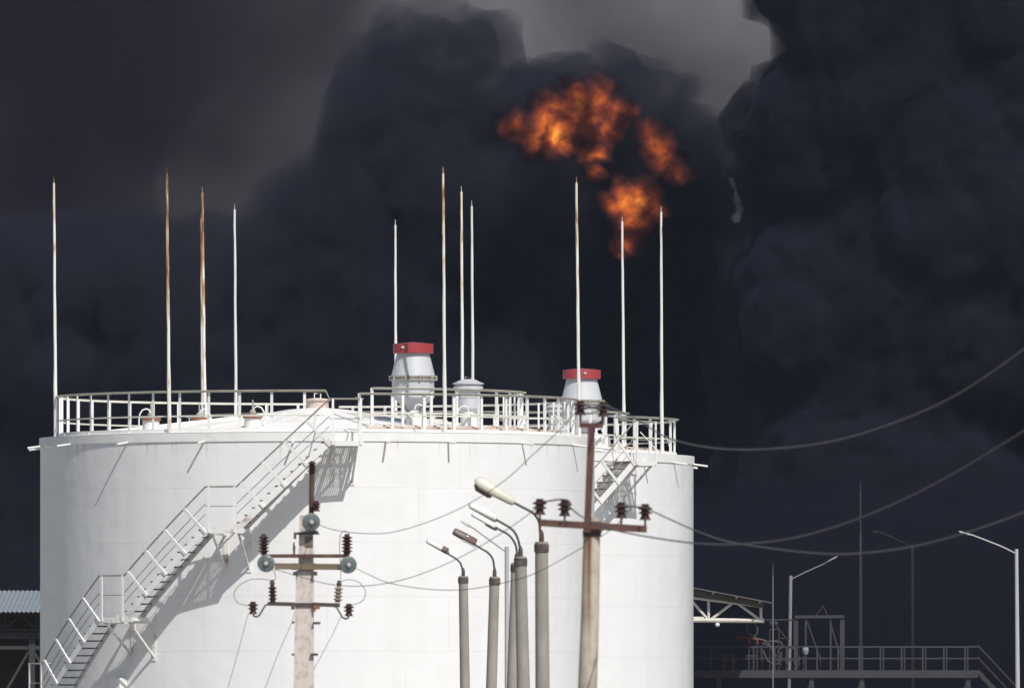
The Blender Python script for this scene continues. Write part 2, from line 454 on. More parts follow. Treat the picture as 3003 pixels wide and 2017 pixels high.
def make_tank(loc, label):
    root = thing('storage_tank', loc, label, 'storage tank', 'white fuel tanks')
    NS = 160
    # shell
    m = MB()
    zs = [0.0, 3.0, 6.0, 9.0, RIM - 0.01]
    vs, fs = [], []
    for z in zs:
        for k in range(NS):
            vs.append(pol(360 * k / NS, TR, z))
    for i in range(len(zs) - 1):
        for k in range(NS):
            k2 = (k + 1) % NS
            fs.append((i * NS + k, i * NS + k2, (i + 1) * NS + k2, (i + 1) * NS + k))
    m.add(vs, fs, True)
    m.build('shell', M['shell'], root)
    # rim band: a plate standing a little proud, with a lip below
    m = MB()
    m.lathe([(TR + 0.004, RIM - 0.285), (TR + 0.035, RIM - 0.28), (TR + 0.035, RIM), (TR - 0.3, RIM + 0.005)], (0, 0, 0), NS, smooth=False)
    for i in range(len(m.sm)): m.sm[i] = True
    # keep the band's corners crisp
    band = m.build('rim_band', M['white'], root)
    # roof
    m = MB()
    m.lathe([(TR - 0.3, RIM + 0.02)] + [(r, roof_z(r)) for r in (8.3, 7.0, 5.3, 3.5, 2.0, 1.0)] + [(0.001, roof_z(0))], (0, 0, 0), 96)
    roof = m.build('roof', M['roof'], root)
    # raised ribs of the roof sheets, rust stained towards the edge
    m = MB()
    for t in range(0, 360, 15):
        prs = [8.4, 7.0, 5.3, 3.5, 2.0]
        for a, b_ in zip(prs, prs[1:]):
            m.bar(pol(t, a, roof_z(a) + 0.015), pol(t, b_, roof_z(b_) + 0.015), 0.07, 0.05)
    m.build('roof_rib', M['white'], roof)
    # pipe ring lying along the edge of the roof
    m = MB()
    for rr, zz, t0, t1 in ((7.95, 0.16, 12, 175), (7.7, 0.22, 14, 160)):
        pts = [pol(t, rr, RIM + zz) for t in range(t0, t1, 4)]
        m.tube(pts, 0.045, 8)
    m.build('foam_pipe', M['pink_rust'], roof)
    # centre hatch
    m = MB()
    m.lathe([(0.36, 0), (0.36, 0.26), (0.42, 0.27), (0.42, 0.32), (0.0, 0.36)], (0, 0, roof_z(0) - 0.06), 20)
    hatch = m.build('roof_hatch', M['pink_rust'], roof)
    m = MB()
    m.tube([(-0.10, 0, roof_z(0) + 0.27), (-0.10, 0, roof_z(0) + 0.44), (0.10, 0, roof_z(0) + 0.44), (0.10, 0, roof_z(0) + 0.27)], 0.02, 8)
    m.build('hatch_handle', M['white'], roof)

    # rods sticking out under the rim band
    for t in (-98, -80, -61, -41.6, -22.8, -4.0, 14.8, 28.4, 47.5, 66.8, 86, 104, 140, 180, -130):
        m = MB()
        m.tube([pol(t, TR - 0.02, RIM - 0.27), pol(t, TR + 0.5, RIM - 0.34)], 0.034, 8)
        m.build('bracket_rod', M['white'], root)

    # perimeter guard rail
    def guard(r, t0, t1, h, base, step, name='guard_rail', mids=(0.55,), phase=0.0):
        m = MB()
        m.arc(r - 0.006, r + 0.006, base(r) + h - 0.070, base(r) + h, t0, t1)
        m.arc(r + 0.006, r + 0.100, base(r) + h - 0.010, base(r) + h, t0, t1)
        for hm in mids:
            m.arc(r - 0.006, r + 0.012, base(r) + hm - 0.025, base(r) + hm + 0.025, t0, t1)
        gr = m.build(name, M['rail'], root)
        t = t0 + phase
        while t <= t1 + 0.01:
            p = MB()
            mt = Matrix.Rotation(R(t), 3, 'Z')
            p.box(pol(t, r - 0.012, base(r) + (h - 0.01) / 2), (0.088, 0.010, h - 0.02), mt)
            p.box(pol(t, r - 0.045, base(r) + (h - 0.01) / 2) + mt @ Vector((-0.039, 0, 0)), (0.010, 0.056, h - 0.02), mt)
            p.build('post', M['white'], gr)
            t += step
        return gr
    rim = lambda r: RIM
    g1 = guard(8.35, -178, 2.5, 1.36, rim, 7.2, phase=3.2)
    g2 = guard(8.35, 10.0, 176, 1.27, rim, 7.4, phase=0.0)
    # toe boards
    m = MB(); m.arc(8.36, 8.37, RIM + 0.02, RIM + 0.15, -178, 2.5); m.build('toe_board', M['white'], g1)
    m = MB(); m.arc(8.36, 8.37, RIM + 0.02, RIM + 0.13, 10, 176); m.build('toe_board', M['white'], g2)
    guard(6.65, 16.0, 118, 1.26, roof_z, 9.0, name='inner_guard_rail', mids=(0.45,))
    # diagonal stays of the rail
    for t in (20, 66, 100, 150):
        m = MB(); m.bar(pol(t, 8.3, RIM + 0.75), pol(t + 4, 8.75, RIM + 0.01), 0.05, 0.02); m.build('stay', M['white'], g2)

    # lightning rods
    rng = random.Random(5)
    rods = [(-90, 'rod_a'), (-33, 'rod_b'), (29.4, 'rod_a'), (90, 'rod_a'), (146.5, 'rod_a'), (-153.3, 'rod_b')]   # the last pair stays rusty on both tanks
    for t, mk in rods:
        m = MB()
        pts, rad = [], []
        p0 = pol(t, 8.45, 0)
        lean = Vector((-0.07 + rng.uniform(-0.03, 0.03), rng.uniform(-0.03, 0.03), 0))
        for i in range(15):
            k = i / 14
            z = RIM - 0.05 + 8.3 * k
            wob = Vector((rng.uniform(-0.005, 0.005), rng.uniform(-0.005, 0.005), 0)) if 0 < i < 14 else Vector((0, 0, 0))
            pts.append(Vector((p0.x, p0.y, z)) + lean * k + wob)
            rad.append(0.062 if k < 0.28 else (0.050 if k < 0.55 else (0.044 if k < 0.8 else 0.038)))
        m.tube(pts, rad, 10)
        tip = pts[-1]
        m.tube([tip, tip + Vector((-0.004, 0, 0.2))], [0.013, 0.006], 6)
        m.build('lightning_rod', M[mk], root)

    # breather with the red rain cap
    b0 = pol(36, 5.3, roof_z(5.3))
    m = MB()
    hb = 13.24 - b0.z
    m.lathe([(0.24, -0.1), (0.24, 0.28), (0.34, 0.30), (0.34, 0.36), (0.24, 0.38), (0.26, hb - 0.4), (0.55, hb - 0.05), (0.66, hb), (0.675, hb + 0.02), (0.675, hb + 0.30), (0.69, hb + 0.31), (0.69, hb + 0.34), (0.675, hb + 0.35), (0.68, hb + 0.56)], b0, 32)
    v = m.build('breather_vent', M['vent'], root); v['label'] = 'grey drum vent with flared neck'
    m = MB(); m.lathe([(0.69, hb + 0.56), (0.735, hb + 0.57), (0.735, hb + 0.625), (0.69, hb + 0.63), (0.69, hb + 0.66), (0.735, hb + 0.665), (0.735, hb + 0.71), (0.69, hb + 0.72)], b0, 48)
    for k in range(10):
        a = 2 * math.pi * k / 10
        m.box(b0 + Vector((0.75 * math.cos(a), 0.75 * math.sin(a), hb + 0.64)), (0.05, 0.05, 0.16))
    m.build('clamp_ring', M['vent_dark'], v)
    m = MB(); m.lathe([(0.70, hb + 0.72), (0.685, hb + 0.78), (0.52, hb + 1.44), (0.40, hb + 1.47)], b0, 32); m.build('cone', M['vent'], v)
    m = MB(); m.lathe([(0.40, hb + 1.44), (0.645, hb + 1.44), (0.645, hb + 1.74), (0.60, hb + 1.745), (0.0, hb + 1.80)], b0, 64); cap = m.build('rain_cap', M['red'], v); cap['label'] = 'red rain cap'
    m = MB(); m.box(b0 + Vector((-0.32, -0.575, hb + 1.62)), (0.10, 0.03, 0.06)); m.build('name_plate', M['vent'], v)
    m = MB()
    for k in range(4):
        a = R(45 + 90 * k)
        m.bar(b0 + Vector((0.2 * math.cos(a), 0.2 * math.sin(a), 0.3)), b0 + Vector((0.6 * math.cos(a), 0.6 * math.sin(a), hb)), 0.04, 0.04)
    m.build('brace', M['vent_dark'], v)

    # grey valve with domed lid
    b1 = pol(80, 4.94, roof_z(4.94))
    top = 13.95 - b1.z
    m = MB()
    m.lathe([(0.26, -0.1), (0.26, top - 1.1), (0.36, top - 0.95), (0.36, top - 0.62), (0.38, top - 0.60), (0.38, top - 0.56), (0.36, top - 0.54), (0.36, top - 0.38), (0.48, top - 0.34), (0.48, top - 0.24), (0.42, top - 0.22), (0.42, top - 0.17)], b1, 28)
    v2 = m.build('valve_vent', M['vent'], root); v2['label'] = 'squat grey vent with domed lid'
    m = MB(); m.lathe([(0.0, top - 0.17), (0.50, top - 0.17), (0.50, top - 0.13), (0.40, top - 0.10), (0.22, top - 0.01), (0.0, top)], b1, 28); m.build('lid', M['vent'], v2)
    m = MB(); m.tube([b1 + Vector((-0.09, 0, top - 0.02)), b1 + Vector((-0.09, 0, top + 0.07)), b1 + Vector((0.09, 0, top + 0.07)), b1 + Vector((0.09, 0, top - 0.02))], 0.018, 6); m.build('handle', M['vent_dark'], v2)

    # low pot vents with rusty flanges and swan-neck pipes
    for x, y, side, dome in ((-5.25, -4.7, -1, 0), (-1.97, -6.4, 1, 0), (3.15, -4.9, 1, 1), (4.9, -3.2, -1, 1), (-3.9, 3.6, 1, 0)):
        r = math.hypot(x, y); z0 = roof_z(r)
        c = Vector((x, y, z0))
        m = MB(); m.lathe([(0.27, -0.15), (0.27, 0.28)], c, 20)
        if dome: m.lathe([(0.27, 0.28), (0.24, 0.38), (0.12, 0.46), (0, 0.48)], c, 20)
        pv = m.build('pot_vent', M['white'], root)
        if not dome:
            m = MB(); m.lathe([(0.27, 0.28), (0.32, 0.285), (0.32, 0.33), (0.31, 0.335), (0.31, 0.37), (0.2, 0.40), (0, 0.42)], c, 20); m.build('flange', M['rust'], pv)
            m = MB(); m.lathe([(0.12, 0.40), (0.10, 0.52), (0.03, 0.56), (0.025, 0.86), (0.0, 0.87)], c, 12); m.build('stem', M['vent_dark'], pv)
        m = MB()
        s_ = side
        m.tube([c + Vector((s_ * q, -0.05, h)) for q, h in ((0.02, 0.50), (0.05, 0.62), (0.15, 0.66), (0.27, 0.62), (0.35, 0.50), (0.38, 0.30), (0.38, 0.0))], 0.026, 8)
        m.build('swan_neck_pipe', M['white'], pv)

    # small guard box at the back of the roof
    c = pol(-140, 7.3, roof_z(7.3))
    m = MB()
    m.box(c + Vector((0, 0, 0.34)), (0.8, 0.5, 0.05)); m.box(c + Vector((0, 0, 0.02)), (0.8, 0.5, 0.05))
    for k in range(6): m.box(c + Vector((-0.36 + 0.144 * k, -0.22, 0.18)), (0.05, 0.03, 0.30)); m.box(c + Vector((-0.36 + 0.144 * k, 0.22, 0.18)), (0.05, 0.03, 0.30))
    m.build('gauge_box', M['vent'], root)

    # ---------------- staircase winding down the shell
    R0, R1 = 9.50, 10.34
    RM = (R0 + R1) / 2
    flights = [(-13.4, 2.9, 9.0, 11.75), (-35.3, -19.1, 6.22, 9.0), (-56.8, -41.0, 3.45, 6.22)]
    landings = [(2.9, 8.8, 11.75), (-19.1, -12.2, 9.0), (-41.0, -33.6, 6.22), (-62.1, -56.0, 3.45)]
    m = MB()
    for (t0, t1, z0, z1) in flights:
        for r in (R0, R1):
            n = 8
            vs, fs = [], []
            for i in range(n + 1):
                k = i / n
                t = t0 + (t1 - t0) * k
                z = z0 + (z1 - z0) * k
                for (dr, dz) in ((-0.014, -0.17), (0.014, -0.17), (0.014, 0.09), (-0.014, 0.09)):
                    vs.append(pol(t, r + dr, z + dz))
            for i in range(n):
                for k in range(4):
                    k2 = (k + 1) % 4
                    fs.append((4 * i + k, 4 * i + k2, 4 * i + 4 + k2, 4 * i + 4 + k))
            fs += [(0, 1, 2, 3), (4 * n + 3, 4 * n + 2, 4 * n + 1, 4 * n)]
            m.add(vs, fs)
    st = m.build('staircase', M['white_rust'], root)
    st['label'] = 'white steel staircase winding up the shell with rusty stringers'
    for (t0, t1, z0, z1) in flights:
        nst = 12
        for i in range(nst):
            k = (i + 0.5) / nst
            t = t0 + (t1 - t0) * k
            z = z0 + (z1 - z0) * (i + 0.9) / nst
            dt = (t1 - t0) / nst
            m = MB()
            for q in range(4):
                a0 = t - dt * 0.52 + dt * 1.12 * q / 4
                m.arc(R0 + 0.015, R1 - 0.015, z - 0.035, z, a0, a0 + dt * 0.23)
            m.arc(R0 + 0.015, R1 - 0.015, z - 0.05, z + 0.002, t - dt * 0.53, t - dt * 0.49)
            m.build('tread', M['tread'], st)
        # hand rail, sloping, at 1.32 above the nosing line
        for hh, rad, nm in ((1.32, 0.026, 'hand_rail'), (0.78, 0.014, 'mid_rail'), (0.46, 0.012, 'mid_rail')):
            pts = [pol(t0 + (t1 - t0) * i / 6, R1 + 0.02, z0 + (z1 - z0) * i / 6 + hh) for i in range(7)]
            m = MB(); m.tube(pts, rad, 8); m.build(nm, M['hand_rail'], st)
        a = math.atan2(z1 - z0, R(t1 - t0) * R1)
        L = (z1 - z0) / math.sin(a)
        for i in range(4):
            sb = L * (0.27 + 0.235 * i)
            def at(s, nrm):
                arc_s = s * math.cos(a) - nrm * math.sin(a)
                return pol(t0 + math.degrees(arc_s / R1), R1 + 0.03, z0 + s * math.sin(a) + nrm * math.cos(a))
            m = MB()
            m.bar(at(sb, -0.12), at(sb, 0.955), 0.085, 0.05, up=pol(t0, 1, 0))
            m.build('rail_post', M['white'], st)
    for j, (t0, t1, z) in enumerate(landings):
        m = MB()
        # frame and slatted deck
        Ri = TR + 0.04 if j == 0 else R0
        m.arc(Ri - 0.02, Ri + 0.02, z - 0.12, z, t0, t1); m.arc(R1 - 0.02, R1 + 0.02, z - 0.16, z, t0, t1)
        if j == 0: m.arc(R0 - 0.02, R0 + 0.02, z - 0.12, z - 0.035, t0, t1)
        for t in (t0, t1): m.arc(Ri, R1, z - 0.12, z - 0.01, t - 0.12, t + 0.12)
        nsl = 16
        for q in range(nsl):
            a0 = t0 + (t1 - t0) * (q + 0.2) / nsl
            m.arc(Ri, R1, z - 0.03, z - 0.002, a0, a0 + (t1 - t0) / nsl * 0.56)
        ld = m.build('landing', M['white_rust'], st)
        ra, rb = t0, (t1 if j == 0 else flights[j - 1][0])
        runs = []
        for hh, rad, nm in ((1.32, 0.026, 'hand_rail'), (0.70, 0.014, 'mid_rail')):
            pts = [pol(ra + (rb - ra) * i / 4, R1 + 0.02, z + hh) for i in range(5)]
            if j == 0:
                pts = pts + [pol(t1, TR - 0.3, z + hh + 0.08)]
                if hh > 1: pts = [pol(2.5, 8.4, RIM + 1.34)] + pts
            if j == 3: pts = [pol(t0, R0, z + hh)] + pts
            runs.append((pts, rad, nm))
        for pts, rad, nm in runs:
            m = MB(); m.tube(pts, rad, 8); m.build(nm, M['hand_rail'], st)
        for t in (ra + 0.6, rb - 0.4):
            m = MB(); m.box(pol(t, R1 + 0.03, z + 0.60), (0.072, 0.03, 1.46), Matrix.Rotation(R(t), 3, 'Z')); m.build('rail_post', M['white'], st)
        if j == 0:
            m = MB(); m.box(pol(t1, R0 - 0.05, z + 0.72), (0.055, 0.03, 1.25), Matrix.Rotation(R(t1), 3, 'Z')); m.build('rail_post', M['white'], st)
        # brackets to the shell
        for t in (t0 + 1.0, t1 - 1.0):
            m = MB()
            m.bar(pol(t, R1 - 0.05, z - 0.14), pol(t, TR + 0.0, z - 1.25), 0.06, 0.06)
            m.bar(pol(t, R1 - 0.03, z - 0.16), pol(t, TR + 0.0, z - 0.16), 0.06, 0.08)
            m.box(pol(t, TR + 0.012, z - 0.72), (0.16, 0.03, 1.3), Matrix.Rotation(R(t), 3, 'Z'))
            m.build('bracket', M['white_rust'], st)
    # box on the shell near the foot of the stairs
    m = MB(); m.box(pol(-43.2, TR + 0.17, 4.0), (0.48, 0.34, 0.62), Matrix.Rotation(R(-43.2), 3, 'Z')); m.build('control_box', M['white'], root)
    m = MB()
    m.tube([pol(-46.5, TR + 0.07, 0.2), pol(-46.5, TR + 0.07, 2.6)], 0.05, 8)
    m.build('drain_pipe', M['white'], root)
    return root

XA = (931 - CX) / F * 440
tank_a = make_tank((XA, 440, 0), 'big white tank in front, with staircase winding across its whole visible face')
XB = (1268 - CX) / F * 467

def copy_tree(o, parent=None):
    c = o.copy()
    COL.objects.link(c)
    c.parent = parent
    for ch in list(o.children):
        copy_tree(ch, c)
    return c
tank_b = copy_tree(tank_a)
tank_b.location = (XB, 467, 0)
tank_b.rotation_euler = (0, 0, R(38.5))
for ch in tank_b.children:
    if ch.name.startswith('lightning_rod'):
        q = Vector(ch.data.vertices[0].co)
        t = math.degrees(math.atan2(q.x, -q.y))
        for a_, d_ in ((146, 4.0), (-154, 4.5), (-33, 4.2)):
            if abs(t - a_) < 3: ch.rotation_euler = (0, 0, R(d_))
tank_b['label'] = 'white tank half hidden behind the bigger looking one, its red cap lower'
for ch in tank_b.children:
    if ch.name.startswith('lightning_rod') and abs(ch.data.vertices[0].co.y - 7.55) > 0.25:
        ch.material_slots[0].link = 'OBJECT'
        ch.material_slots[0].material = M['rod_c']

# ------------------------------------------------------------------ insulators
def pin_insulator(m, base, h, r, sheds=3, axis=(0, 0, 1)):
    prof = [(r * 0.30, 0)]
    if sheds == 3:   # stout three-shed pin insulator: bell below, two discs above, groove head
        prof = [(r * 0.30, 0.02 * h), (r * 0.80, 0.0), (r * 0.80, 0.05 * h), (r * 0.60, 0.20 * h), (r * 0.52, 0.33 * h), (r * 0.60, 0.36 * h), (r * 0.98, 0.40 * h), (r * 0.98, 0.45 * h),
                (r * 0.55, 0.55 * h), (r * 0.60, 0.62 * h), (r * 1.02, 0.68 * h), (r * 1.02, 0.74 * h), (r * 0.62, 0.83 * h), (r * 0.50, 0.87 * h), (r * 0.58, 0.93 * h), (r * 0.46, 1.0 * h), (0, 1.0 * h)]
    else:
        prof = [(r * 0.62, 0), (r * 0.62, 0.08 * h)]
        for k in range(sheds):
            z = 0.1 + 0.82 * k / sheds
            dz = 0.82 / sheds
            prof += [(r * 0.55, z * h), (r * 1.0, (z + dz * 0.35) * h), (r * 1.0, (z + dz * 0.48) * h), (r * 0.50, (z + dz * 0.8) * h)]
        prof += [(r * 0.45, 0.94 * h), (r * 0.40, h), (0, h)]
    m.lathe(prof, base, 20, axis)
    return m

# ------------------------------------------------------------------ concrete utility pole with two cross-arms (by the staircase)
Y1 = 190.0
K1 = F / Y1
base1 = P(891, 2200 + CAMZ * K1, Y1); base1.z = 0
up = thing('utility_pole', base1, 'square concrete power pole with glass disc insulators, standing before the staircase', 'utility pole')
m = MB()
def sq(px0, px1, py, Y=Y1, dy=0.13):
    a, b_ = P(px0, py, Y), P(px1, py, Y)
    return [(a.x, Y - dy, a.z), (b_.x, Y - dy, a.z), (b_.x, Y + dy, a.z), (a.x, Y + dy, a.z)]
rings = [sq(840, 925, 2200 + CAMZ * K1 - 1), sq(861, 920, 2017), sq(864.5, 920, 1830), sq(869, 920, 1672)]
vs = [v for r_ in rings for v in r_]
fs = []
for i in range(len(rings) - 1):
    for k in range(4):
        k2 = (k + 1) % 4
        fs.append((4 * i + k, 4 * i + k2, 4 * i + 4 + k2, 4 * i + 4 + k))
fs.append((12, 13, 14, 15))
m.add(vs, fs)
rings = [sq(875, 920, 1675, dy=0.105), sq(878, 917, 1510, dy=0.095)]
vs = [v for r_ in rings for v in r_]
m.add(vs, [(k, (k + 1) % 4, 4 + (k + 1) % 4, 4 + k) for k in range(4)] + [(4, 5, 6, 7)])
m.build('pole', M['concrete'], up, base1)
# front face reference: things bolted to the face sit 0.14 m nearer
Yf = Y1 - 0.16
def pt(px, py, Y=Yf): return P(px, py, Y)
m = MB(); m.tube([pt(913, 1515), pt(915, 1372)], 0.036, 10); m.build('top_post', M['red_steel'], up, base1)
m = MB(); pin_insulator(m, pt(915, 1388), 0.175, 0.072, 4); m.build('insulator', M['brown_porcelain'], up, base1)
m = MB(); pin_insulator(m, pt(928, 1499, Yf - 0.1), 0.145, 0.062, 3); m.build('insulator', M['brown_porcelain'], up, base1)
m = MB(); m.bar(pt(785, 1629.5), pt(1024, 1629.5), 0.045, 0.05); m.build('crossarm', M['red_steel'], up, base1)
m = MB(); m.bar(pt(806, 1659.5), pt(1002, 1661.5), 0.07, 0.085); m.build('crossarm', M['olive'], up, base1)['label'] = 'broad weathered olive crossarm'
m = MB(); m.box((pt(890, 1660).x, Y1 - 0.02, pt(890, 1660).z), (0.345, 0.34, 0.088)); m.build('clamp', M['dark_steel'], up, base1)
m = MB(); m.box((pt(900, 1563).x, Y1, pt(900, 1563).z), (0.33, 0.27, 0.03)); m.box(pt(865, 1570), (0.035, 0.06, 0.09)); m.box(pt(925, 1560), (0.07, 0.05, 0.05)); m.build('clamp', M['dark_steel'], up, base1)
m = MB(); m.box(pt(906, 1586, Y1 - 0.115), (0.11, 0.02, 0.13)); m.build('rusty_plate', M['olive'], up, base1)
for px in (866, 924):
    m = MB(); m.box(pt(px, 1681), (0.06, 0.10, 0.055)); m.build('bolt_block', M['dark_steel'], up, base1)
# thin conduit on the pole's side
m = MB(); m.tube([pt(862, 1590), pt(861, 1615)], 0.012, 6); m.tube([pt(864, 1600), pt(862, 1625)], 0.014, 6); m.build('cable_clip', M['dark_steel'], up, base1)
for px, py in ((773.5, 1625), (1017.5, 1625)):
    m = MB(); pin_insulator(m, pt(px, py), 0.285, 0.078, 5); m.build('insulator', M['brown_porcelain'], up, base1)
    m = MB(); m.tube([pt(px, py + 14), pt(px, py - 2)], 0.03, 8); m.build('insulator_pin', M['red_steel'], up, base1)
# glass discs, tilted towards the line
for px, py, rad in ((913, 1531, 0.128), (780, 1652, 0.122), (1022, 1656, 0.122)):
    c = pt(px, py, Yf - 0.12)
    ax = Vector((0.25 if px > 800 else -0.1, -1.0, -0.22)).normalized()
    m = MB()
    m.lathe([(0.0, 0.0), (rad * 0.28, -0.005), (rad * 0.30, -0.02), (rad * 0.85, -0.035), (rad, -0.02), (rad, -0.01), (rad * 0.8, 0.012), (rad * 0.75, 0.0), (rad * 0.55, 0.014), (rad * 0.5, 0.0), (rad * 0.32, 0.02), (rad * 0.27, 0.0)], c, 28, ax)
    gd = m.build('glass_disc', M['glass'], up, base1); gd['label'] = 'pale green glass disc insulator'
    m = MB(); m.lathe([(0, 0.055), (0.018, 0.05), (0.03, 0.03), (0.036, 0.0), (0.036, -0.06), (0, -0.07)], c, 14, ax); m.build('metal_cap', M['galv'], gd, base1)
    m = MB(); m.tube([c - ax * 0.06, c - ax * 0.14 + Vector((0.0, 0.06, 0.0))], 0.012, 6); m.build('eye_bolt', M['dark_steel'], gd, base1)
# lower arm with arresters and end insulators on hooks
m = MB(); m.bar(pt(785, 1769), pt(864, 1771), 0.05, 0.055); m.bar(pt(917, 1771), pt(997, 1774), 0.05, 0.055); m.box((pt(891, 1772).x, Yf + 0.02, pt(891, 1772).z), (0.30, 0.03, 0.05)); m.build('crossarm', M['dark_steel'], up, base1)
m = MB(); m.box(pt(859, 1780), (0.05, 0.08, 0.06)); m.build('clamp', M['dark_steel'], up, base1)
m = MB(); m.box(pt(929, 1780), (0.09, 0.06, 0.05)); m.box(pt(923, 1788), (0.03, 0.06, 0.05)); m.build('clamp', M['rust'], up, base1)
for px, py, mk, tilt in ((800, 1764, 'brown_porcelain', -0.03), (990, 1766, 'grey_porcelain', 0.08)):
    ax = (tilt, 0, 1)
    m = MB(); pin_insulator(m, pt(px, py), 0.24, 0.062, 4, ax); ar = m.build('surge_arrester', M[mk], up, base1)
    m = MB(); c = pt(px, py) + Vector(ax).normalized() * 0.235; m.lathe([(0.032, 0), (0.036, 0.03), (0.026, 0.05), (0.03, 0.07), (0, 0.075)], c, 12, ax); m.build('terminal_cap', M['dark_steel'], ar, base1)
for px, py, hx in ((742, 1800, 1), (1023, 1806, -1)):
    m = MB(); pin_insulator(m, pt(px, py, Yf - 0.1), 0.175, 0.072, 3); ins = m.build('insulator', M['brown_porcelain'], up, base1)
    m = MB()
    ends = [(px, py - 2), (px + 2 * hx, py + 5), (px + 10 * hx, py + 8), (px + 18 * hx, py + 4), (px + 36 * hx, py - 26), (px + 46 * hx, py - 30)]
    m.tube([pt(a, b_, Yf - 0.08) for a, b_ in ends], 0.012, 8); m.build('hook', M['dark_steel'], ins, base1)
# step brackets
for px, py in ((929, 1826), (922, 1918)):
    m = MB(); m.box(pt(px, py), (0.10, 0.05, 0.035)); m.build('step_bracket', M['dark_steel'], up, base1)
for px, py in ((860, 1824), (859, 1918)):
    m = MB(); m.box(pt(px, py), (0.035, 0.05, 0.03)); m.build('step_bracket', M['dark_steel'], up, base1)
# jumper wires of the pole
def wire_pts(pix, Ya, Yb, sub=5):
    """smooth curve through pixels, distance running from Ya to Yb"""
    n = len(pix)
    out = []
    for i in range(n - 1):
        p0 = pix[max(i - 1, 0)]; p1 = pix[i]; p2 = pix[i + 1]; p3 = pix[min(i + 2, n - 1)]
        for k in range(sub):
            t = k / sub
            def cr(j):
                a, b_, c, d = p0[j], p1[j], p2[j], p3[j]
                return 0.5 * (2 * b_ + (c - a) * t + (2 * a - 5 * b_ + 4 * c - d) * t * t + (3 * b_ - a - 3 * c + d) * t ** 3)
            f = (i + t) / (n - 1)
            out.append(P(cr(0), cr(1), Ya + (Yb - Ya) * f))
    out.append(P(*pix[-1], Yb))
    return out
for pix in ([(795, 1702), (770, 1697), (730, 1700), (697, 1720), (686, 1745), (700, 1768), (735, 1776)],
            [(997, 1706), (1020, 1699), (1050, 1705), (1070, 1728), (1068, 1755), (1045, 1770), (1030, 1772)],
            [(773, 1570), (765, 1600), (775, 1640), (800, 1668), (808, 1690), (803, 1703)],
            [(1026, 1566), (1010, 1556), (998, 1570), (996, 1610), (999, 1660), (999, 1700)]):
    m = MB(); m.tube(wire_pts(pix, Yf - 0.1, Yf - 0.1), 0.0048, 6); m.build('jumper_wire', M['wire'], up, base1)

# ------------------------------------------------------------------ near pole with the rust-red steel post and cross-arm
Y2 = 140.0
K2 = F / Y2
base2 = P(1722, 2200 + CAMZ * K2, Y2); base2.z = 0
up2 = thing('utility_pole', base2, 'round concrete power pole with rust streak, carrying a rust red steel post and crossarm', 'utility pole')
m = MB()
pts, rad = [], []
for py, x0, x1 in ((2200 + CAMZ * K2 - 1, 1668, 1738), (2017, 1695, 1751), (1800, 1704, 1757), (1560, 1711, 1760), (1517, 1713, 1761)):
    pts.append(P((x0 + x1) / 2, py, Y2)); rad.append((x1 - x0) / 2 / K2)
m.tube(pts, rad, 28); m.build('pole', M['concrete_rust'], up2, base2)
m = MB(); m.lathe([(0.093, -0.035), (0.095, -0.03), (0.095, 0.03), (0.093, 0.035)], P(1736, 1563, Y2), 28); m.build('clamp_band', M['dark_steel'], up2, base2)
Yg = Y2 - 0.12
def p2(px, py, Y=Yg): return P(px, py, Y)
m = MB(); m.bar(p2(1722, 1560), p2(1735, 1246), 0.072, 0.05, up=(0, 1, 0)); m.build('steel_post', M['red_steel'], up2, base2)
m = MB(); m.bar(p2(1583, 1532), p2(1897, 1551), 0.06, 0.072); m.bar(p2(1713, 1542), p2(1763, 1545), 0.012, 0.11); m.build('crossarm', M['red_steel'], up2, base2)
m = MB(); m.bar(p2(1698, 1246), p2(1767, 1248), 0.055, 0.05); m.build('top_bracket', M['red_steel'], up2, base2)
for px, py in ((1702, 1217), (1769, 1221)):
    m = MB(); pin_insulator(m, p2(px, py), 0.150, 0.073, 3); ins = m.build('insulator', M['brown_porcelain'], up2, base2)
    m = MB(); m.tube([p2(px, 1247), p2(px, py - 4)], 0.013, 8); m.build('insulator_pin', M['dark_steel'], ins, base2)
for px, py, yb in ((1583, 1509, 1533), (1656, 1513, 1537), (1822, 1519, 1547), (1892, 1524, 1551)):
    m = MB(); pin_insulator(m, p2(px, py), 0.165, 0.074, 3); ins = m.build('insulator', M['brown_porcelain'], up2, base2)
    m = MB(); m.tube([p2(px, yb), p2(px, py - 4)], 0.011, 8); m.build('insulator_pin', M['red_steel'], ins, base2)
for pix in ([(1590, 1470), (1612, 1468), (1640, 1464), (1664, 1466), (1674, 1476)], [(1828, 1483), (1850, 1484), (1870, 1486), (1888, 1486)], [(1706, 1185), (1730, 1192), (1750, 1193), (1770, 1188)], [(1704, 1196), (1735, 1196), (1768, 1200)]):
    m = MB(); m.tube(wire_pts(pix, Yg - 0.07, Yg - 0.07), 0.009, 6); m.build('tie_wire', M['dark_steel'], up2, base2)

# ------------------------------------------------------------------ wires
def span(name, label, pix, Ya, Yb, r, sub=8, group=None):
    m = MB()
    pts = wire_pts(pix, Ya, Yb, sub)
    o = pts[0].copy()
    m.tube(pts, r, 6)
    return tag(m.build(name, M['wire'], None, o), label, 'wire', group)
G = 'power lines'
s = 1.2861
span('power_line', 'upper wire running from the rust red post top up to the right edge of smoke', [(1769, 1186), (1860, 1225), (1960, 1284), (2090, 1313), (2240, 1317), (2420, 1297), (2600, 1247), (2800, 1160), (3003, 1023), (3150, 905)], Yg, 112, 0.0078, group=G)
span('power_line', 'middle wire running from the crossarm past the tank edge, rising steeply against the smoke', [(1663, 1478), (1700, 1510), (1760, 1541), (1830, 1560), (1930, 1578), (2050, 1593), (2180, 1594), (2350, 1572), (2550, 1507), (2760, 1408), (3003, 1262), (3150, 1160)], Yg, 112, 0.0078, group=G)
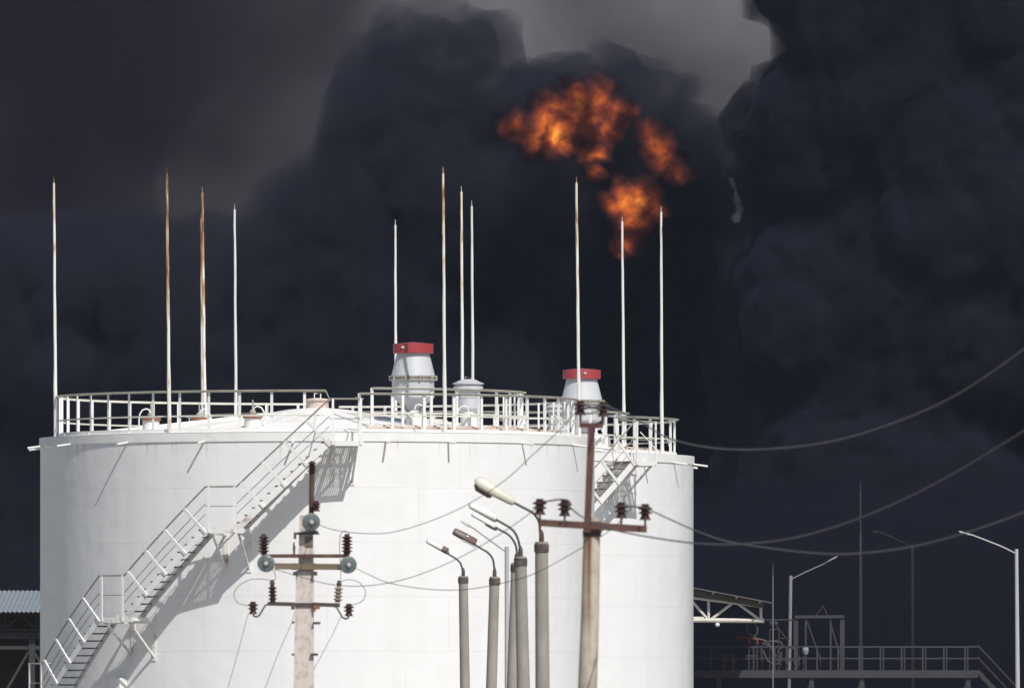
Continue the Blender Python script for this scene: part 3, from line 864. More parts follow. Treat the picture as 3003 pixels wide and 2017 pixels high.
span('power_line', 'lowest wire sagging in front of the dark platform and rising past the grey street lamp', [(1894, 1489), (1960, 1520), (2040, 1555), (2130, 1586), (2260, 1607), (2400, 1622), (2520, 1622), (2680, 1601), (2850, 1556), (3003, 1501), (3150, 1440)], Yg, 112, 0.0078, group=G)
span('power_line', 'thin wire from the topmost glass disc rising to the top of the red steel post', [(924, 1534), (980, 1553), (1060, 1563), (1150, 1560), (1260, 1528), (1370, 1479), (1480, 1408), (1570, 1326), (1640, 1261), (1702, 1192)], Y1, Yg, 0.0048, group=G)
span('power_line', 'thin wire sagging low from the right glass disc, passing behind the lamp posts', [(1036, 1662), (1080, 1683), (1140, 1708), (1240, 1725), (1340, 1729), (1440, 1716), (1560, 1684), (1660, 1632), (1740, 1585), (1800, 1546), (1852, 1488)], Y1, Yg + 0.3, 0.0048, group=G)
span('power_line', 'thin wire from the left glass disc, crossing the white tank up to the crossarm end', [(805, 1668), (880, 1690), (960, 1711), (1040, 1718), (1130, 1710), (1230, 1684), (1350, 1633), (1470, 1563), (1560, 1500), (1590, 1475)], Y1, Yg, 0.0048, group=G)
span('service_wire', 'thin cable slanting down from the left end insulator of the square pole', [(728, 1800), (714, 1850), (690, 1940), (664, 2030), (640, 2120)], Yf, 196, 0.0035, 4, 'service cables under the square pole')
span('service_wire', 'thin cable slanting down from the side of the square pole, below its lower crossarm', [(864, 1792), (856, 1825), (820, 1905), (772, 2030), (735, 2120)], Yf, 197, 0.0035, 4, 'service cables under the square pole')
span('service_wire', 'thin cable slanting from the right end insulator back behind the square pole', [(1000, 1806), (975, 1860), (940, 1925), (918, 1965), (880, 2030)], Yf + 0.2, 192, 0.0035, 4, 'service cables under the square pole')

# ------------------------------------------------------------------ street lamps on concrete posts
def lamp(label, Y, top, bot, arm, head, style, collar=True, back=0.0, group='street lamps on concrete posts'):
    """top/bot: (left px, right px, py) of the post; arm: pixels from post top to head; head: (tail px, py, tip px, py)"""
    k = F / Y
    xb = bot[0] + (bot[0] - top[0]) * (2200 + CAMZ * k - bot[2]) / (bot[2] - top[2])
    xb2 = bot[1] + (bot[1] - top[1]) * (2200 + CAMZ * k - bot[2]) / (bot[2] - top[2])
    base = P((xb + xb2) / 2, 2200 + CAMZ * k, Y); base.z = 0
    t = thing('street_lamp', base, label, 'street lamp', group)
    m = MB()
    a = P((xb + xb2) / 2, 2200 + CAMZ * k - 1, Y); b_ = P((bot[0] + bot[1]) / 2, bot[2], Y); c = P((top[0] + top[1]) / 2, top[2], Y)
    m.tube([a, b_, c], [(xb2 - xb) / 2 / k, (bot[1] - bot[0]) / 2 / k, (top[1] - top[0]) / 2 / k], 22)
    m.build('post', M['lamp_concrete'] if collar else M['galv'], t, base)
    rt = (top[1] - top[0]) / 2 / k
    if collar:
        m = MB(); m.lathe([(rt + 0.002, -0.155), (rt + 0.014, -0.15), (rt + 0.014, -0.035), (rt + 0.002, -0.03)], c, 22); m.build('collar', M['band'], t, base)
        m = MB(); m.lathe([(rt * 0.40, -0.02), (rt * 0.40, 0.04), (rt * 0.36, 0.12), (rt * 0.16, 0.17), (0, 0.18)], c, 14); m.build('socket', M['red_steel'] if style == 'cream' else M['dark_steel'], t, base)
    m = MB()
    m.tube(wire_pts(arm, Y, Y - back, 4), 0.020 if collar else 0.025, 10); m.build('arm', M['lamp_dark'] if collar else M['galv'], t, base)
    # lamp head: a long body tilted up along the arm's end
    A_, B_ = P(head[0], head[1], Y - back), P(head[2], head[3], Y - back - 0.06)
    d = (B_ - A_); L = d.length; d.normalize()
    side = d.cross(Vector((0, 0, 1))).normalized()
    upv = side.cross(d).normalized()
    # the head rolls a little so that its top faces the camera side
    rl = R({'cream': 20, 'white': 34, 'lid': 30, 'brown': 62, 'thin': 10, 'dark': 16}[style])
    upv, side = upv * math.cos(rl) + side * math.sin(rl) * (1 if side.y < 0 else -1), side * math.cos(rl) - upv * math.sin(rl) * (1 if side.y < 0 else -1)
    slim = 1.0 if style in ('cream', 'thin') else 0.8
    def loft(m, sections, flip=False):
        """sections: (distance along, half width, bottom, top)"""
        n = 14
        vs, fs = [], []
        for (q, hw, zb, zt) in sections:
            hw *= slim; zb *= slim; zt *= slim
            for i in range(n):
                a_ = 2 * math.pi * i / n
                ca, sa = math.cos(a_), math.sin(a_)
                ex = 0.7
                xx = hw * math.copysign(abs(ca) ** ex, ca)
                zz = (zt if sa >= 0 else -zb) * math.copysign(abs(sa) ** ex, sa)
                vs.append(A_ + d * q + side * xx + upv * zz)
        for j in range(len(sections) - 1):
            for i in range(n):
                i2 = (i + 1) % n
                fs.append((j * n + i, j * n + i2, (j + 1) * n + i2, (j + 1) * n + i))
        fs.append(tuple(reversed(range(n))))
        e = (len(sections) - 1) * n
        fs.append(tuple(range(e, e + n)))
        m.add(vs, fs, True)
        return m
    if style == 'cream':
        m = loft(MB(), [(0, 0.035, -0.03, 0.03), (0.02, 0.055, -0.05, 0.05), (L * 0.12, 0.075, -0.055, 0.065), (L * 0.5, 0.115, -0.06, 0.09), (L * 0.85, 0.12, -0.055, 0.10), (L * 0.97, 0.085, -0.03, 0.07), (L, 0.03, 0.0, 0.03)])
        h = m.build('lamp_head', M['lamp_cream'], t, base); h['label'] = 'cream tapered lamp head'
        m = loft(MB(), [(L * 0.50, 0.07, -0.10, -0.04), (L * 0.56, 0.10, -0.125, -0.04), (L * 0.88, 0.10, -0.12, -0.03), (L * 0.965, 0.06, -0.06, -0.01)])
        m.build('lamp_glass', M['lamp_brown'], h, base)
    elif style in ('white', 'lid'):
        m = loft(MB(), [(0, 0.06, -0.02, 0.05), (0.02, 0.085, -0.03, 0.07), (L * 0.35, 0.09, -0.03, 0.075), (L * 0.95, 0.085, -0.025, 0.06), (L, 0.06, -0.01, 0.03)])
        h = m.build('lamp_head', M['lamp_white'], t, base)
        m = loft(MB(), [(-0.03, 0.03, -0.055, -0.02), (0.02, 0.075, -0.07, -0.022), (L * 0.95, 0.075, -0.05, -0.02), (L * 1.02, 0.03, -0.03, -0.01)])
        m.build('lamp_glass', M['lamp_dark'], h, base)
        if style == 'lid':
            m = loft(MB(), [(L * 0.02, 0.092, -0.032, 0.078), (L * 0.03, 0.097, -0.034, 0.084), (L * 0.30, 0.097, -0.034, 0.084), (L * 0.31, 0.092, -0.03, 0.08)])
            cv = m.build('gear_cover', M['lamp_brown'], h, base); cv['label'] = 'reddish brown gear cover'
    elif style == 'dark':
        m = loft(MB(), [(0, 0.045, -0.02, 0.03), (0.02, 0.07, -0.03, 0.05), (L * 0.4, 0.085, -0.03, 0.06), (L * 0.95, 0.075, -0.02, 0.05), (L, 0.05, -0.01, 0.03)])
        h = m.build('lamp_head', M['lamp_white'], t, base)
        m = loft(MB(), [(-0.05, 0.03, -0.06, -0.02), (0.02, 0.07, -0.075, -0.022), (L * 0.35, 0.07, -0.07, -0.022), (L * 0.40, 0.05, -0.045, -0.022), (L * 1.0, 0.045, -0.035, -0.015)])
        m.build('lamp_glass', M['lamp_dark'], h, base)
    elif style == 'brown':
        m = loft(MB(), [(0, 0.07, -0.05, 0.05), (0.015, 0.095, -0.06, 0.06), (L * 0.5, 0.10, -0.065, 0.065), (L - 0.015, 0.085, -0.06, 0.06), (L, 0.06, -0.05, 0.05)])
        h = m.build('lamp_head', M['lamp_brown'], t, base); h['label'] = 'brown box shaped lamp head'
        m = MB(); m.lathe([(0, 0.012), (0.014, 0.008), (0.02, 0)], A_ + d * L * 0.42 + upv * 0.066, 12, upv); m.build('photocell', M['lamp_white'], h, base)
        m = MB(); m.bar(A_ - d * 0.02 - side * 0.09, A_ + d * L * 0.55 - side * 0.09, 0.03, 0.03); m.build('lamp_glass', M['galv'], h, base)
    else:
        m = loft(MB(), [(0, 0.03, -0.015, 0.02), (L * 0.15, 0.04, -0.02, 0.025), (L * 0.35, 0.10, -0.03, 0.04), (L * 0.9, 0.11, -0.02, 0.03), (L, 0.06, -0.01, 0.015)])
        m.build('lamp_head', M['galv'], t, base)
    return t

lamp('nearest concrete lamp post with a cream tapered lamp head', 200, (1569, 1607, 1588), (1570, 1612, 2017),
     [(1587, 1583), (1584, 1560), (1581, 1530), (1566, 1506), (1545, 1493), (1506, 1473)], (1508, 1474, 1392, 1409), 'cream', back=0.25)
lamp('thicker looking post of the paired lamp posts, white lamp head uppermost of the pair', 225, (1509, 1544, 1631), (1516, 1554, 2017),
     [(1526, 1627), (1524, 1602), (1516, 1572), (1500, 1550), (1478, 1536), (1454, 1522)], (1455, 1521, 1377, 1480), 'white', back=0.25)
lamp('post tucked behind the other of the pair, its slimmer lamp head below', 240, (1499, 1529, 1650), (1486, 1521, 2017),
     [(1517, 1646), (1515, 1610), (1508, 1588), (1492, 1568), (1470, 1555), (1450, 1544)], (1452, 1545, 1384, 1507), 'dark', back=0.25)
lamp('concrete lamp post with a brown box shaped lamp head', 255, (1436, 1465, 1690), (1425, 1457, 2017),
     [(1450, 1686), (1449, 1660), (1444, 1636), (1430, 1619), (1412, 1608), (1393, 1596)], (1396, 1591, 1330, 1556), 'brown', back=0.25)
lamp('farthest concrete lamp post, white lamp head with a reddish brown cover', 290, (1345, 1372, 1688), (1349, 1378, 2017),
     [(1358, 1684), (1355, 1665), (1350, 1650), (1339, 1639), (1325, 1630), (1308, 1620)], (1314, 1618, 1252, 1585), 'lid', back=0.25)
lamp('thin pale steel lamp post among the concrete ones in front of the white tank', 380, (1480, 1493, 1602), (1480, 1493, 2017),
     [(1482, 1616), (1460, 1600), (1420, 1571), (1388, 1547)], (1390, 1549, 1352, 1529), 'thin', collar=False, back=0.2, group='steel lamp posts')
lamp('bright grey steel lamp post at the edge, arm reaching towards the smoke', 470, (2976, 2986, 1609), (2978, 2991, 2017),
     [(2978, 1622), (2940, 1603), (2890, 1583), (2848, 1567)], (2852, 1569, 2812, 1558), 'thin', collar=False, back=0.2, group='steel lamp posts')
lamp('grey steel lamp post before the dark platform, its arm rising away from the tanks', 524, (2314, 2324, 1687), (2309, 2319, 2017),
     [(2320, 1698), (2360, 1678), (2400, 1660), (2425, 1648)], (2420, 1650, 2456, 1631), 'thin', collar=False, back=0.2, group='steel lamp posts')
lamp('faint dark lamp post fading into the smoke beyond the platform', 590, (2671, 2679, 1597), (2672, 2682, 2017),
     [(2672, 1602), (2640, 1586), (2600, 1567), (2580, 1559)], (2582, 1560, 2558, 1558), 'thin', collar=False, back=0.2, group='steel lamp posts')

# masts
def mast(label, Y, px, tops, bot_r):
    k = F / Y
    base = P(px, 2200 + CAMZ * k, Y); base.z = 0
    t = thing('lightning_mast', base, label, 'mast', 'slender masts')
    m = MB()
    z = [0.0] + [P(px, py, Y).z for py, _ in tops]
    m.tube([(base.x, Y, zz) for zz in z], [bot_r] + [r for _, r in tops], 10)
    m.build('pole', M['mast'], t, base)
    m = MB(); zt = z[-1]; m.tube([(base.x, Y, zt), (base.x, Y, zt + 0.5)], [tops[-1][1] * 0.6, 0.004], 6); m.build('tip', M['mast'], t, base)
    return t
mast('tall dim mast fading into the smoke, crossed by the power lines', 560, 2524, [(1700, 0.065), (1570, 0.055), (1560, 0.032), (1440, 0.028)], 0.10)
mast('thin short mast rising beside the lattice canopy end', 515, 2267, [(1830, 0.022), (1690, 0.016)], 0.026)

# ------------------------------------------------------------------ canopy at the left edge, behind the tank
Yc = 500.0
cb = P(0, 2200, Yc); cb.z = 0
can = thing('canopy', cb, 'corrugated sheet canopy on dark steel frame, seen past the tank on the staircase side', 'canopy', 'canopies behind the tanks')
za = P(0, 1793, Yc - 8).z; zb = P(0, 1731, Yc + 2).z
xl, xr = P(-420, 1793, Yc).x, P(640, 1793, Yc).x
m = MB()
n = 400
vs, fs = [], []
for i in range(n + 1):
    x = xl + (xr - xl) * i / n
    h = 0.024 * math.sin(i * math.pi / 2.5)
    for (y, z) in ((Yc - 8, za), (Yc + 2, zb)):
        vs += [(x, y, z + h), (x, y, z + h - 0.012)]
for i in range(n):
    a = 4 * i
    fs += [(a, a + 4, a + 6, a + 2), (a + 1, a + 3, a + 7, a + 5), (a, a + 1, a + 5, a + 4), (a + 2, a + 6, a + 7, a + 3)]
m.add(vs, fs)
m.build('roof', M['galv_roof'], can, cb)
def cpt(px, py, Y=Yc - 7): return P(px, py, Y)
for Yq in (Yc - 7, Yc - 2):
    m = MB()
    xL, xR = xl + 0.3, xr - 0.3
    for py, th in ((1800, 0.12), (1846, 0.06), (1863, 0.24), (1898, 0.14)):
        z = P(0, py, Yq).z
        m.box(((xL + xR) / 2, Yq, z), (xR - xL, 0.12, th))
    px = -400
    while px < 600:
        m.bar(P(px, 1803, Yq), P(px + 46, 1844, Yq), 0.06, 0.06); m.bar(P(px + 46, 1844, Yq), P(px + 92, 1803, Yq), 0.06, 0.06)
        m.bar(P(px + 46, 1803, Yq), P(px + 46, 1844, Yq), 0.06, 0.06)
        px += 92
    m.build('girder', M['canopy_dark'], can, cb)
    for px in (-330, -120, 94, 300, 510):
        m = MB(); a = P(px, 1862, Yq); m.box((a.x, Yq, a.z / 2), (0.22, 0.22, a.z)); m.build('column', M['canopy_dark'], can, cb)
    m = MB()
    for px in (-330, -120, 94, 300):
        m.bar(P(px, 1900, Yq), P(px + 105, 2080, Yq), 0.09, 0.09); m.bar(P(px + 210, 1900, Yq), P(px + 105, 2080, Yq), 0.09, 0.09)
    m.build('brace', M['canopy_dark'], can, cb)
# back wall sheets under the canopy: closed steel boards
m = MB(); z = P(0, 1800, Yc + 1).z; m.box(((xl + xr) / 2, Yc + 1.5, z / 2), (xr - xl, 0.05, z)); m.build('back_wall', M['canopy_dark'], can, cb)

# ------------------------------------------------------------------ canopy with the white lattice truss, right of the tanks
Yt = 508.0
tb = P(2200, 2200, Yt); tb.z = 0
tr = thing('canopy', tb, 'dull olive canopy roof with a white lattice end truss jutting from behind the tanks', 'canopy', 'canopies behind the tanks')
m = MB()
e0, e1 = P(1700, 1659, Yt - 0.6), P(2268, 1767, Yt - 0.6)
dz = Vector((0, 0, 0.03)); back = Vector((0, 16, 0.25))
vs = [e0, e1, e1 + back, e0 + back, e0 - dz, e1 - dz, e1 + back - dz, e0 + back - dz]
m.add(vs, [(0, 1, 2, 3), (7, 6, 5, 4), (0, 4, 5, 1), (1, 5, 6, 2), (2, 6, 7, 3), (3, 7, 4, 0)])
rf = m.build('roof', M['canopy_under'], tr, tb)
for k, yy in enumerate((0.4, 4.0, 8.0, 12.0, 15.5)):
    m = MB(); off = Vector((0, yy, yy / 64 - 0.17)); m.bar(e0 + off, e1 + off + (e0 - e1).normalized() * 0.35, 0.12, 0.2); m.build('rafter', M['canopy_under'], rf, tb)
for j in range(5):
    m = MB(); q = e1 + (e0 - e1) * (0.07 + 0.12 * j) - Vector((0, 0, 0.07)); m.bar(q, q + back, 0.08, 0.08); m.build('purlin', M['canopy_under'], rf, tb)
def truss(Y, name):
    m = MB()
    q = lambda a, b_: P(a, b_, Y)
    m.tube([q(1750, 1816), q(2241, 1819)], 0.085, 8); m.tube([q(1750, 1716), q(2236, 1777)], 0.06, 8)
    m.tube([q(1750, 1808), q(2064, 1811)], 0.045, 8)
    for a, b_ in (((2078, 1756), (2078, 1816)), ((2231, 1776), (2232, 1818)), ((2030, 1762), (2076, 1816)), ((2087, 1814), (2150, 1766)), ((2166, 1770), (2230, 1818)), ((1990, 1816), (2030, 1756)), ((1920, 1745), (1990, 1816))):
        m.tube([q(*a), q(*b_)], 0.052, 8)
    return m.build(name, M['truss'], tr, tb)
truss(Yt, 'truss')
truss(Yt + 8, 'truss')
for yy in (0, 8):
    m = MB(); a = P(1990, 1816, Yt + yy); m.box((a.x, a.y, a.z / 2), (0.25, 0.25, a.z)); m.build('column', M['truss'], tr, tb)
m = MB(); c = P(2104, 1830, Yt); m.lathe([(0, -0.09), (0.07, -0.06), (0.09, 0), (0.05, 0.06), (0.015, 0.08), (0.015, 0.16)], c, 14); m.build('lamp_globe', M['lamp_white'], tr, tb)

# ------------------------------------------------------------------ loading platform
Yp = 520.0
pb = P(2450, 2200, Yp); pb.z = 0
plat = thing('loading_platform', pb, 'long dark steel walkway on posts with double guard rails, low against the smoke', 'platform')
z_top, z_bot = P(0, 1964, Yp).z, P(0, 1986, Yp).z
x0, x1 = P(1880, 1964, Yp).x, P(2868, 1964, Yp).x
m = MB()
m.box(((x0 + x1) / 2, Yp, (z_top + z_bot) / 2), (x1 - x0, 0.14, z_top - z_bot)); m.box(((x0 + x1) / 2, Yp + 2.4, (z_top + z_bot) / 2), (x1 - x0, 0.14, z_top - z_bot))
for k in range(60):
    xx = x0 + 0.1 + (x1 - x0 - 0.2) * k / 59
    m.box((xx, Yp + 1.2, z_top - 0.05), (0.14, 2.24, 0.05))
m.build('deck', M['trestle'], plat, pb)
for yy in (0.0, 2.4):
    m = MB()
    for py, th in ((1895, 0.05), (1929, 0.04)):
        z = P(0, py, Yp).z
        m.box(((x0 + x1) / 2, Yp + yy, z), (x1 - x0, 0.05, th))
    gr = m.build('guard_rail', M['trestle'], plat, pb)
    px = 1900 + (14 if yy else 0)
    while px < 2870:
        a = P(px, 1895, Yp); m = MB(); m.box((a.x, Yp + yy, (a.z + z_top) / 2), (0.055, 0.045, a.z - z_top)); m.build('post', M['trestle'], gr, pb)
        px += 62
for px in (2110, 2380, 2528, 2840):
    for yy in (0.1, 2.3):
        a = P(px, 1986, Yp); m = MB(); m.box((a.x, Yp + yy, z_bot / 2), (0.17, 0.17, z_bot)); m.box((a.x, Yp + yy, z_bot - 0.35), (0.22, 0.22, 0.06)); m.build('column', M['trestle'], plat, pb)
m = MB()
zA = z_top
for yy in (0.2, 1.1):
    m.bar((x1, Yp + yy, zA - 0.05), (x1 + 2.3, Yp + yy, zA - 2.5), 0.05, 0.16)
    m.tube([(x1, Yp + yy, zA + 0.95), (x1 + 2.3, Yp + yy, zA - 1.5)], 0.025, 6); m.tube([(x1, Yp + yy, zA + 0.5), (x1 + 2.3, Yp + yy, zA - 1.95)], 0.018, 6)
for k in range(10):
    q = (k + 0.5) / 10; m.box((x1 + 2.3 * q, Yp + 0.65, zA - 2.45 * q), (0.24, 0.9, 0.03))
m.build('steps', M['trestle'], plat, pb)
# portal frame standing on the platform
fb = P(2405, 1964, Yp + 2); fb.z = z_top
por = thing('portal_frame', fb, 'dark steel portal frame with slanting braces standing on the loading platform', 'frame')
q = lambda a, b_, dy=1.4: P(a, b_, Yp + dy)
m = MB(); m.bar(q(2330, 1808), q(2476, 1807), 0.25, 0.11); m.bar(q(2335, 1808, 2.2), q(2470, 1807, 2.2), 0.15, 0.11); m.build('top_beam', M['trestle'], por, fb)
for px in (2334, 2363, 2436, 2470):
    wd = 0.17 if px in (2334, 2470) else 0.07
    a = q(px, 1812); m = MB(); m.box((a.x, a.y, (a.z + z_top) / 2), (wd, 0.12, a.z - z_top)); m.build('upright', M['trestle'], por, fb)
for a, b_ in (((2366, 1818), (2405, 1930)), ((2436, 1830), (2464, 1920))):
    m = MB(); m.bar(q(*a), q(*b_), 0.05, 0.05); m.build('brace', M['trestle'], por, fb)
m = MB(); m.tube([q(2392, 1806), q(2414, 1775), q(2427, 1806)], 0.022, 6); m.build('lifting_frame', M['trestle'], por, fb)

# loading arms with red valves on the platform
lb = P(2260, 1964, Yp + 1.2); lb.z = z_top
arm = thing('loading_pipework', lb, 'tangle of loading pipes with curved hose and red valves standing on the platform', 'pipework', 'pipework on the platform')
q = lambda a, b_, dy=0.9: P(a, b_, Yp + dy)
m = MB(); m.tube([q(2235, 1963), q(2232, 1900), q(2240, 1882), (q(2260, 1880)), q(2290, 1882), q(2297, 1900)], 0.045, 8); m.tube([q(2240, 1885), q(2262, 1900), q(2285, 1940), q(2296, 1963)], 0.05, 8)
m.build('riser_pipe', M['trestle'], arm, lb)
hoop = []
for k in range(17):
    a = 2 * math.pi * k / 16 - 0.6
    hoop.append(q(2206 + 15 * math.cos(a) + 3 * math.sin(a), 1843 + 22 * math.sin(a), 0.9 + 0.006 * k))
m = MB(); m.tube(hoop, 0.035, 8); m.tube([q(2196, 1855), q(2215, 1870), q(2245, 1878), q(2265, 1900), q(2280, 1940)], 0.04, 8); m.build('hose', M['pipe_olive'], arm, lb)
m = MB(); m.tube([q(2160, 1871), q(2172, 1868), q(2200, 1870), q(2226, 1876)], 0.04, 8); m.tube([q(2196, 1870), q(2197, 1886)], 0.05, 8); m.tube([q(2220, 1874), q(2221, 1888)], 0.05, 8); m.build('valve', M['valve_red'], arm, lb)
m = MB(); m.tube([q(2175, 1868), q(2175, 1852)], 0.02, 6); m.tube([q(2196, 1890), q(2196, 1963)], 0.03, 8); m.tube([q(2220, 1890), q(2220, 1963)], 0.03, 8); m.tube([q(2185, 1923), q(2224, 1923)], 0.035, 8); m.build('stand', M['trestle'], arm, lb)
vb = P(2140, 1964, Yp + 0.6); vb.z = z_top
arm2 = thing('valve_stand', vb, 'pair of short valves with red handles low on the platform near the tank', 'valve', 'pipework on the platform')
for px in (2124, 2151):
    m = MB(); c = q(px, 1964, 0.6); m.lathe([(0.05, 0), (0.05, 0.25), (0.11, 0.28), (0.11, 0.40), (0.13, 0.41), (0.13, 0.45), (0.07, 0.47), (0.06, 0.6)], c, 12); m.build('valve_body', M['pipe_olive'], arm2, vb)
m = MB(); m.tube([q(2122, 1921, 0.6), q(2154, 1921, 0.6)], 0.035, 8); m.build('handle', M['valve_red'], arm2, vb)
pb2 = P(2330, 1964, Yp + 0.6); pb2.z = z_top
pw = thing('loading_pipework', pb2, 'bent pipes and a small round tank standing before the portal frame', 'pipework', 'pipework on the platform')
q = lambda a, b_, dy=0.6: P(a, b_, Yp + dy)
m = MB(); m.tube([q(2284, 1963), q(2284, 1903), q(2296, 1897), q(2322, 1897), q(2330, 1904), q(2330, 1963)], 0.04, 8); m.tube([q(2306, 1963), q(2306, 1898)], 0.05, 8); m.tube([q(2356, 1963), q(2356, 1912)], 0.03, 8); m.tube([q(2270, 1935), q(2344, 1935)], 0.03, 8); m.build('pipe', M['trestle'], pw, pb2)
m = MB(); m.lathe([(0, -0.17), (0.10, -0.14), (0.13, 0), (0.10, 0.14), (0, 0.17)], q(2362, 1906), 14); m.build('tank_bulb', M['galv'], pw, pb2)
m = MB(); m.tube([q(2236, 1905), q(2250, 1935), q(2272, 1950), q(2288, 1940), q(2292, 1910)], 0.04, 8); m.build('hose', M['pipe_olive'], pw, pb2)
hb_ = P(2270, 1964, Yp + 1.8); hb_.z = z_top
hd = thing('loading_derrick', hb_, 'slim square lifting frame with round weights beside the portal frame', 'derrick', 'pipework on the platform')
q = lambda a, b_, dy=1.8: P(a, b_, Yp + dy)
m = MB()
for a, b_ in (((2257, 1964), (2257, 1845)), ((2284, 1964), (2284, 1845)), ((2257, 1845), (2284, 1845)), ((2257, 1878), (2284, 1878)), ((2277, 1835), (2303, 1868)), ((2290, 1871), (2315, 1871)), ((2240, 1817), (2335, 1817))):
    m.tube([q(*a), q(*b_)], 0.028, 6)
m.build('frame', M['trestle'], hd, hb_)
for px in (2262, 2275):
    m = MB(); m.lathe([(0, -0.09), (0.09, -0.06), (0.10, 0.0), (0.09, 0.06), (0, 0.09)], q(px, 1827), 12); m.build('weight', M['trestle'], hd, hb_)

# ------------------------------------------------------------------ smoke and fire
ICO = None
def ico():
    global ICO
    if ICO is None:
        import bmesh
        bm = bmesh.new()
        bmesh.ops.create_icosphere(bm, subdivisions=2, radius=1.0)
        ICO = ([v.co.copy() for v in bm.verts], [tuple(v.index for v in f.verts) for f in bm.faces])
        bm.free()
    return ICO

def inside(px, py, poly):
    c = False
    n = len(poly)
    for i in range(n):
        (x0, y0), (x1, y1) = poly[i], poly[(i + 1) % n]
        if (y0 > py) != (y1 > py) and px < (x1 - x0) * (py - y0) / (y1 - y0) + x0:
            c = not c
    return c

def edge_dist(px, py, poly):
    best = 1e9
    n = len(poly)
    for i in range(n):
        (x0, y0), (x1, y1) = poly[i], poly[(i + 1) % n]
        dx, dy = x1 - x0, y1 - y0
        t = max(0, min(1, ((px - x0) * dx + (py - y0) * dy) / (dx * dx + dy * dy)))
        best = min(best, math.hypot(px - x0 - t * dx, py - y0 - t * dy))
    return best

def fill(poly, Y, depth, rmin, rmax, n, seed, lump=(0.5, 1.0), edge_step=None):
    """spheres filling an outline: list of (centre, radius in metres)"""
    rng = random.Random(seed)
    k = Y / F
    xs, ys = [p[0] for p in poly], [p[1] for p in poly]
    out = []
    tries = 0
    while len(out) < n and tries < n * 40:
        tries += 1
        px, py = rng.uniform(min(xs), max(xs)), rng.uniform(min(ys), max(ys))
        if not inside(px, py, poly): continue
        d = edge_dist(px, py, poly)
        r = max(rmin, min(rmax, d * rng.uniform(0.85, 1.05)))
        out.append((P(px, py, Y + rng.uniform(-1, 1) * depth), r * k))
    step = edge_step or rmin * 1.1
    for i in range(len(poly)):
        (x0, y0), (x1, y1) = poly[i], poly[(i + 1) % len(poly)]
        L = math.hypot(x1 - x0, y1 - y0)
        for j in range(max(1, int(L / step))):
            t = (j + rng.random()) / max(1, int(L / step))
            r = rmin * rng.uniform(*lump)
            out.append((P(x0 + (x1 - x0) * t + rng.uniform(-.3, .3) * rmin, y0 + (y1 - y0) * t + rng.uniform(-.3, .3) * rmin, Y + rng.uniform(-0.5, 0.5) * depth), r * k))
    return out

TEX = {}
def clouds(scale, depth=3):
    key = (scale, depth)
    if key not in TEX:
        t = bpy.data.textures.new('billows', 'CLOUDS')
        t.noise_scale = scale
        t.noise_depth = depth
        TEX[key] = t
    return TEX[key]

def blob(name, spheres, mat, voxel, disp, grow=0.0, parent=None, origin=None):
    vs0, fs0 = ico()
    m = MB()
    for c, r in spheres:
        rr = r + grow
        if rr < (0.05 if grow >= 0 else 0.8): continue
        m.add([c + v * rr for v in vs0], fs0, True)
    ob = m.build(name, mat, parent, origin)
    rm = ob.modifiers.new('remesh', 'REMESH')
    rm.mode = 'VOXEL'
    rm.voxel_size = voxel
    rm.use_smooth_shade = True
    for sc_, st_ in disp:
        dm = ob.modifiers.new('displace', 'DISPLACE')
        dm.texture = clouds(sc_)
        dm.texture_coords = 'LOCAL'
        dm.strength = st_
        dm.mid_level = 0.5
    if mat.node_tree.get_output_node('CYCLES').inputs['Volume'].is_linked:
        r2 = ob.modifiers.new('close', 'REMESH')      # one closed skin again after the billows are pushed out
        r2.mode = 'VOXEL'
        r2.voxel_size = voxel * 0.9
        r2.use_smooth_shade = True
    return ob

def soot(name, c1, c2, scale):
    """opaque heart of a smoke cloud: soot of varying darkness"""
    m = painted(name, c1, c2, scale, 1.0, 1.0, lo=0.35, hi=0.65)
    b = m.node_tree.nodes['Principled BSDF']
    b.inputs['Specular IOR Level'].default_value = 0.0
    return m

def smoke_volume(name, density, color, aniso=0.0):
    m = bpy.data.materials.new(name)
    m.use_nodes = True
    n, l = m.node_tree.nodes, m.node_tree.links
    n.clear()
    out = n.new('ShaderNodeOutputMaterial')
    pv = n.new('ShaderNodeVolumePrincipled')
    pv.inputs['Color'].default_value = (*color, 1)
    pv.inputs['Density'].default_value = density
    pv.inputs['Anisotropy'].default_value = aniso
    l.new(pv.outputs[0], out.inputs['Volume'])
    return m

# far bank of paler grey smoke that fills the gap between the plumes
M['soot_grey'] = soot('grey_smoke', (0.068, 0.068, 0.079), (0.112, 0.112, 0.121), 0.035)
M['soot_dark'] = soot('black_smoke', (0.0055, 0.0060, 0.0088), (0.0128, 0.0138, 0.0180), 0.09)

def wispy_volume(name, density, color, scale, lo, hi, step):
    """smoke whose density breaks up into wisps"""
    m = smoke_volume(name, density, color)
    n, l = m.node_tree.nodes, m.node_tree.links
    pv = next(x for x in n if x.type == 'PRINCIPLED_VOLUME')
    tc = n.new('ShaderNodeTexCoord')
    nz = n.new('ShaderNodeTexNoise')
    nz.inputs['Scale'].default_value = scale; nz.inputs['Detail'].default_value = 5; nz.inputs['Roughness'].default_value = 0.6; nz.inputs['Distortion'].default_value = 0.4
    l.new(tc.outputs['Object'], nz.inputs[0])
    mr = n.new('ShaderNodeMapRange')
    mr.inputs[1].default_value = lo; mr.inputs[2].default_value = hi; mr.inputs[3].default_value = 0.0; mr.inputs[4].default_value = density
    l.new(nz.outputs['Fac'], mr.inputs[0])
    l.new(mr.outputs[0], pv.inputs['Density'])
    m.cycles.volume_step_rate = step
    return m
M['veil_dark'] = wispy_volume('black_smoke_fringe', 0.42, (0.042, 0.045, 0.066), 0.30, 0.38, 0.62, 0.09)
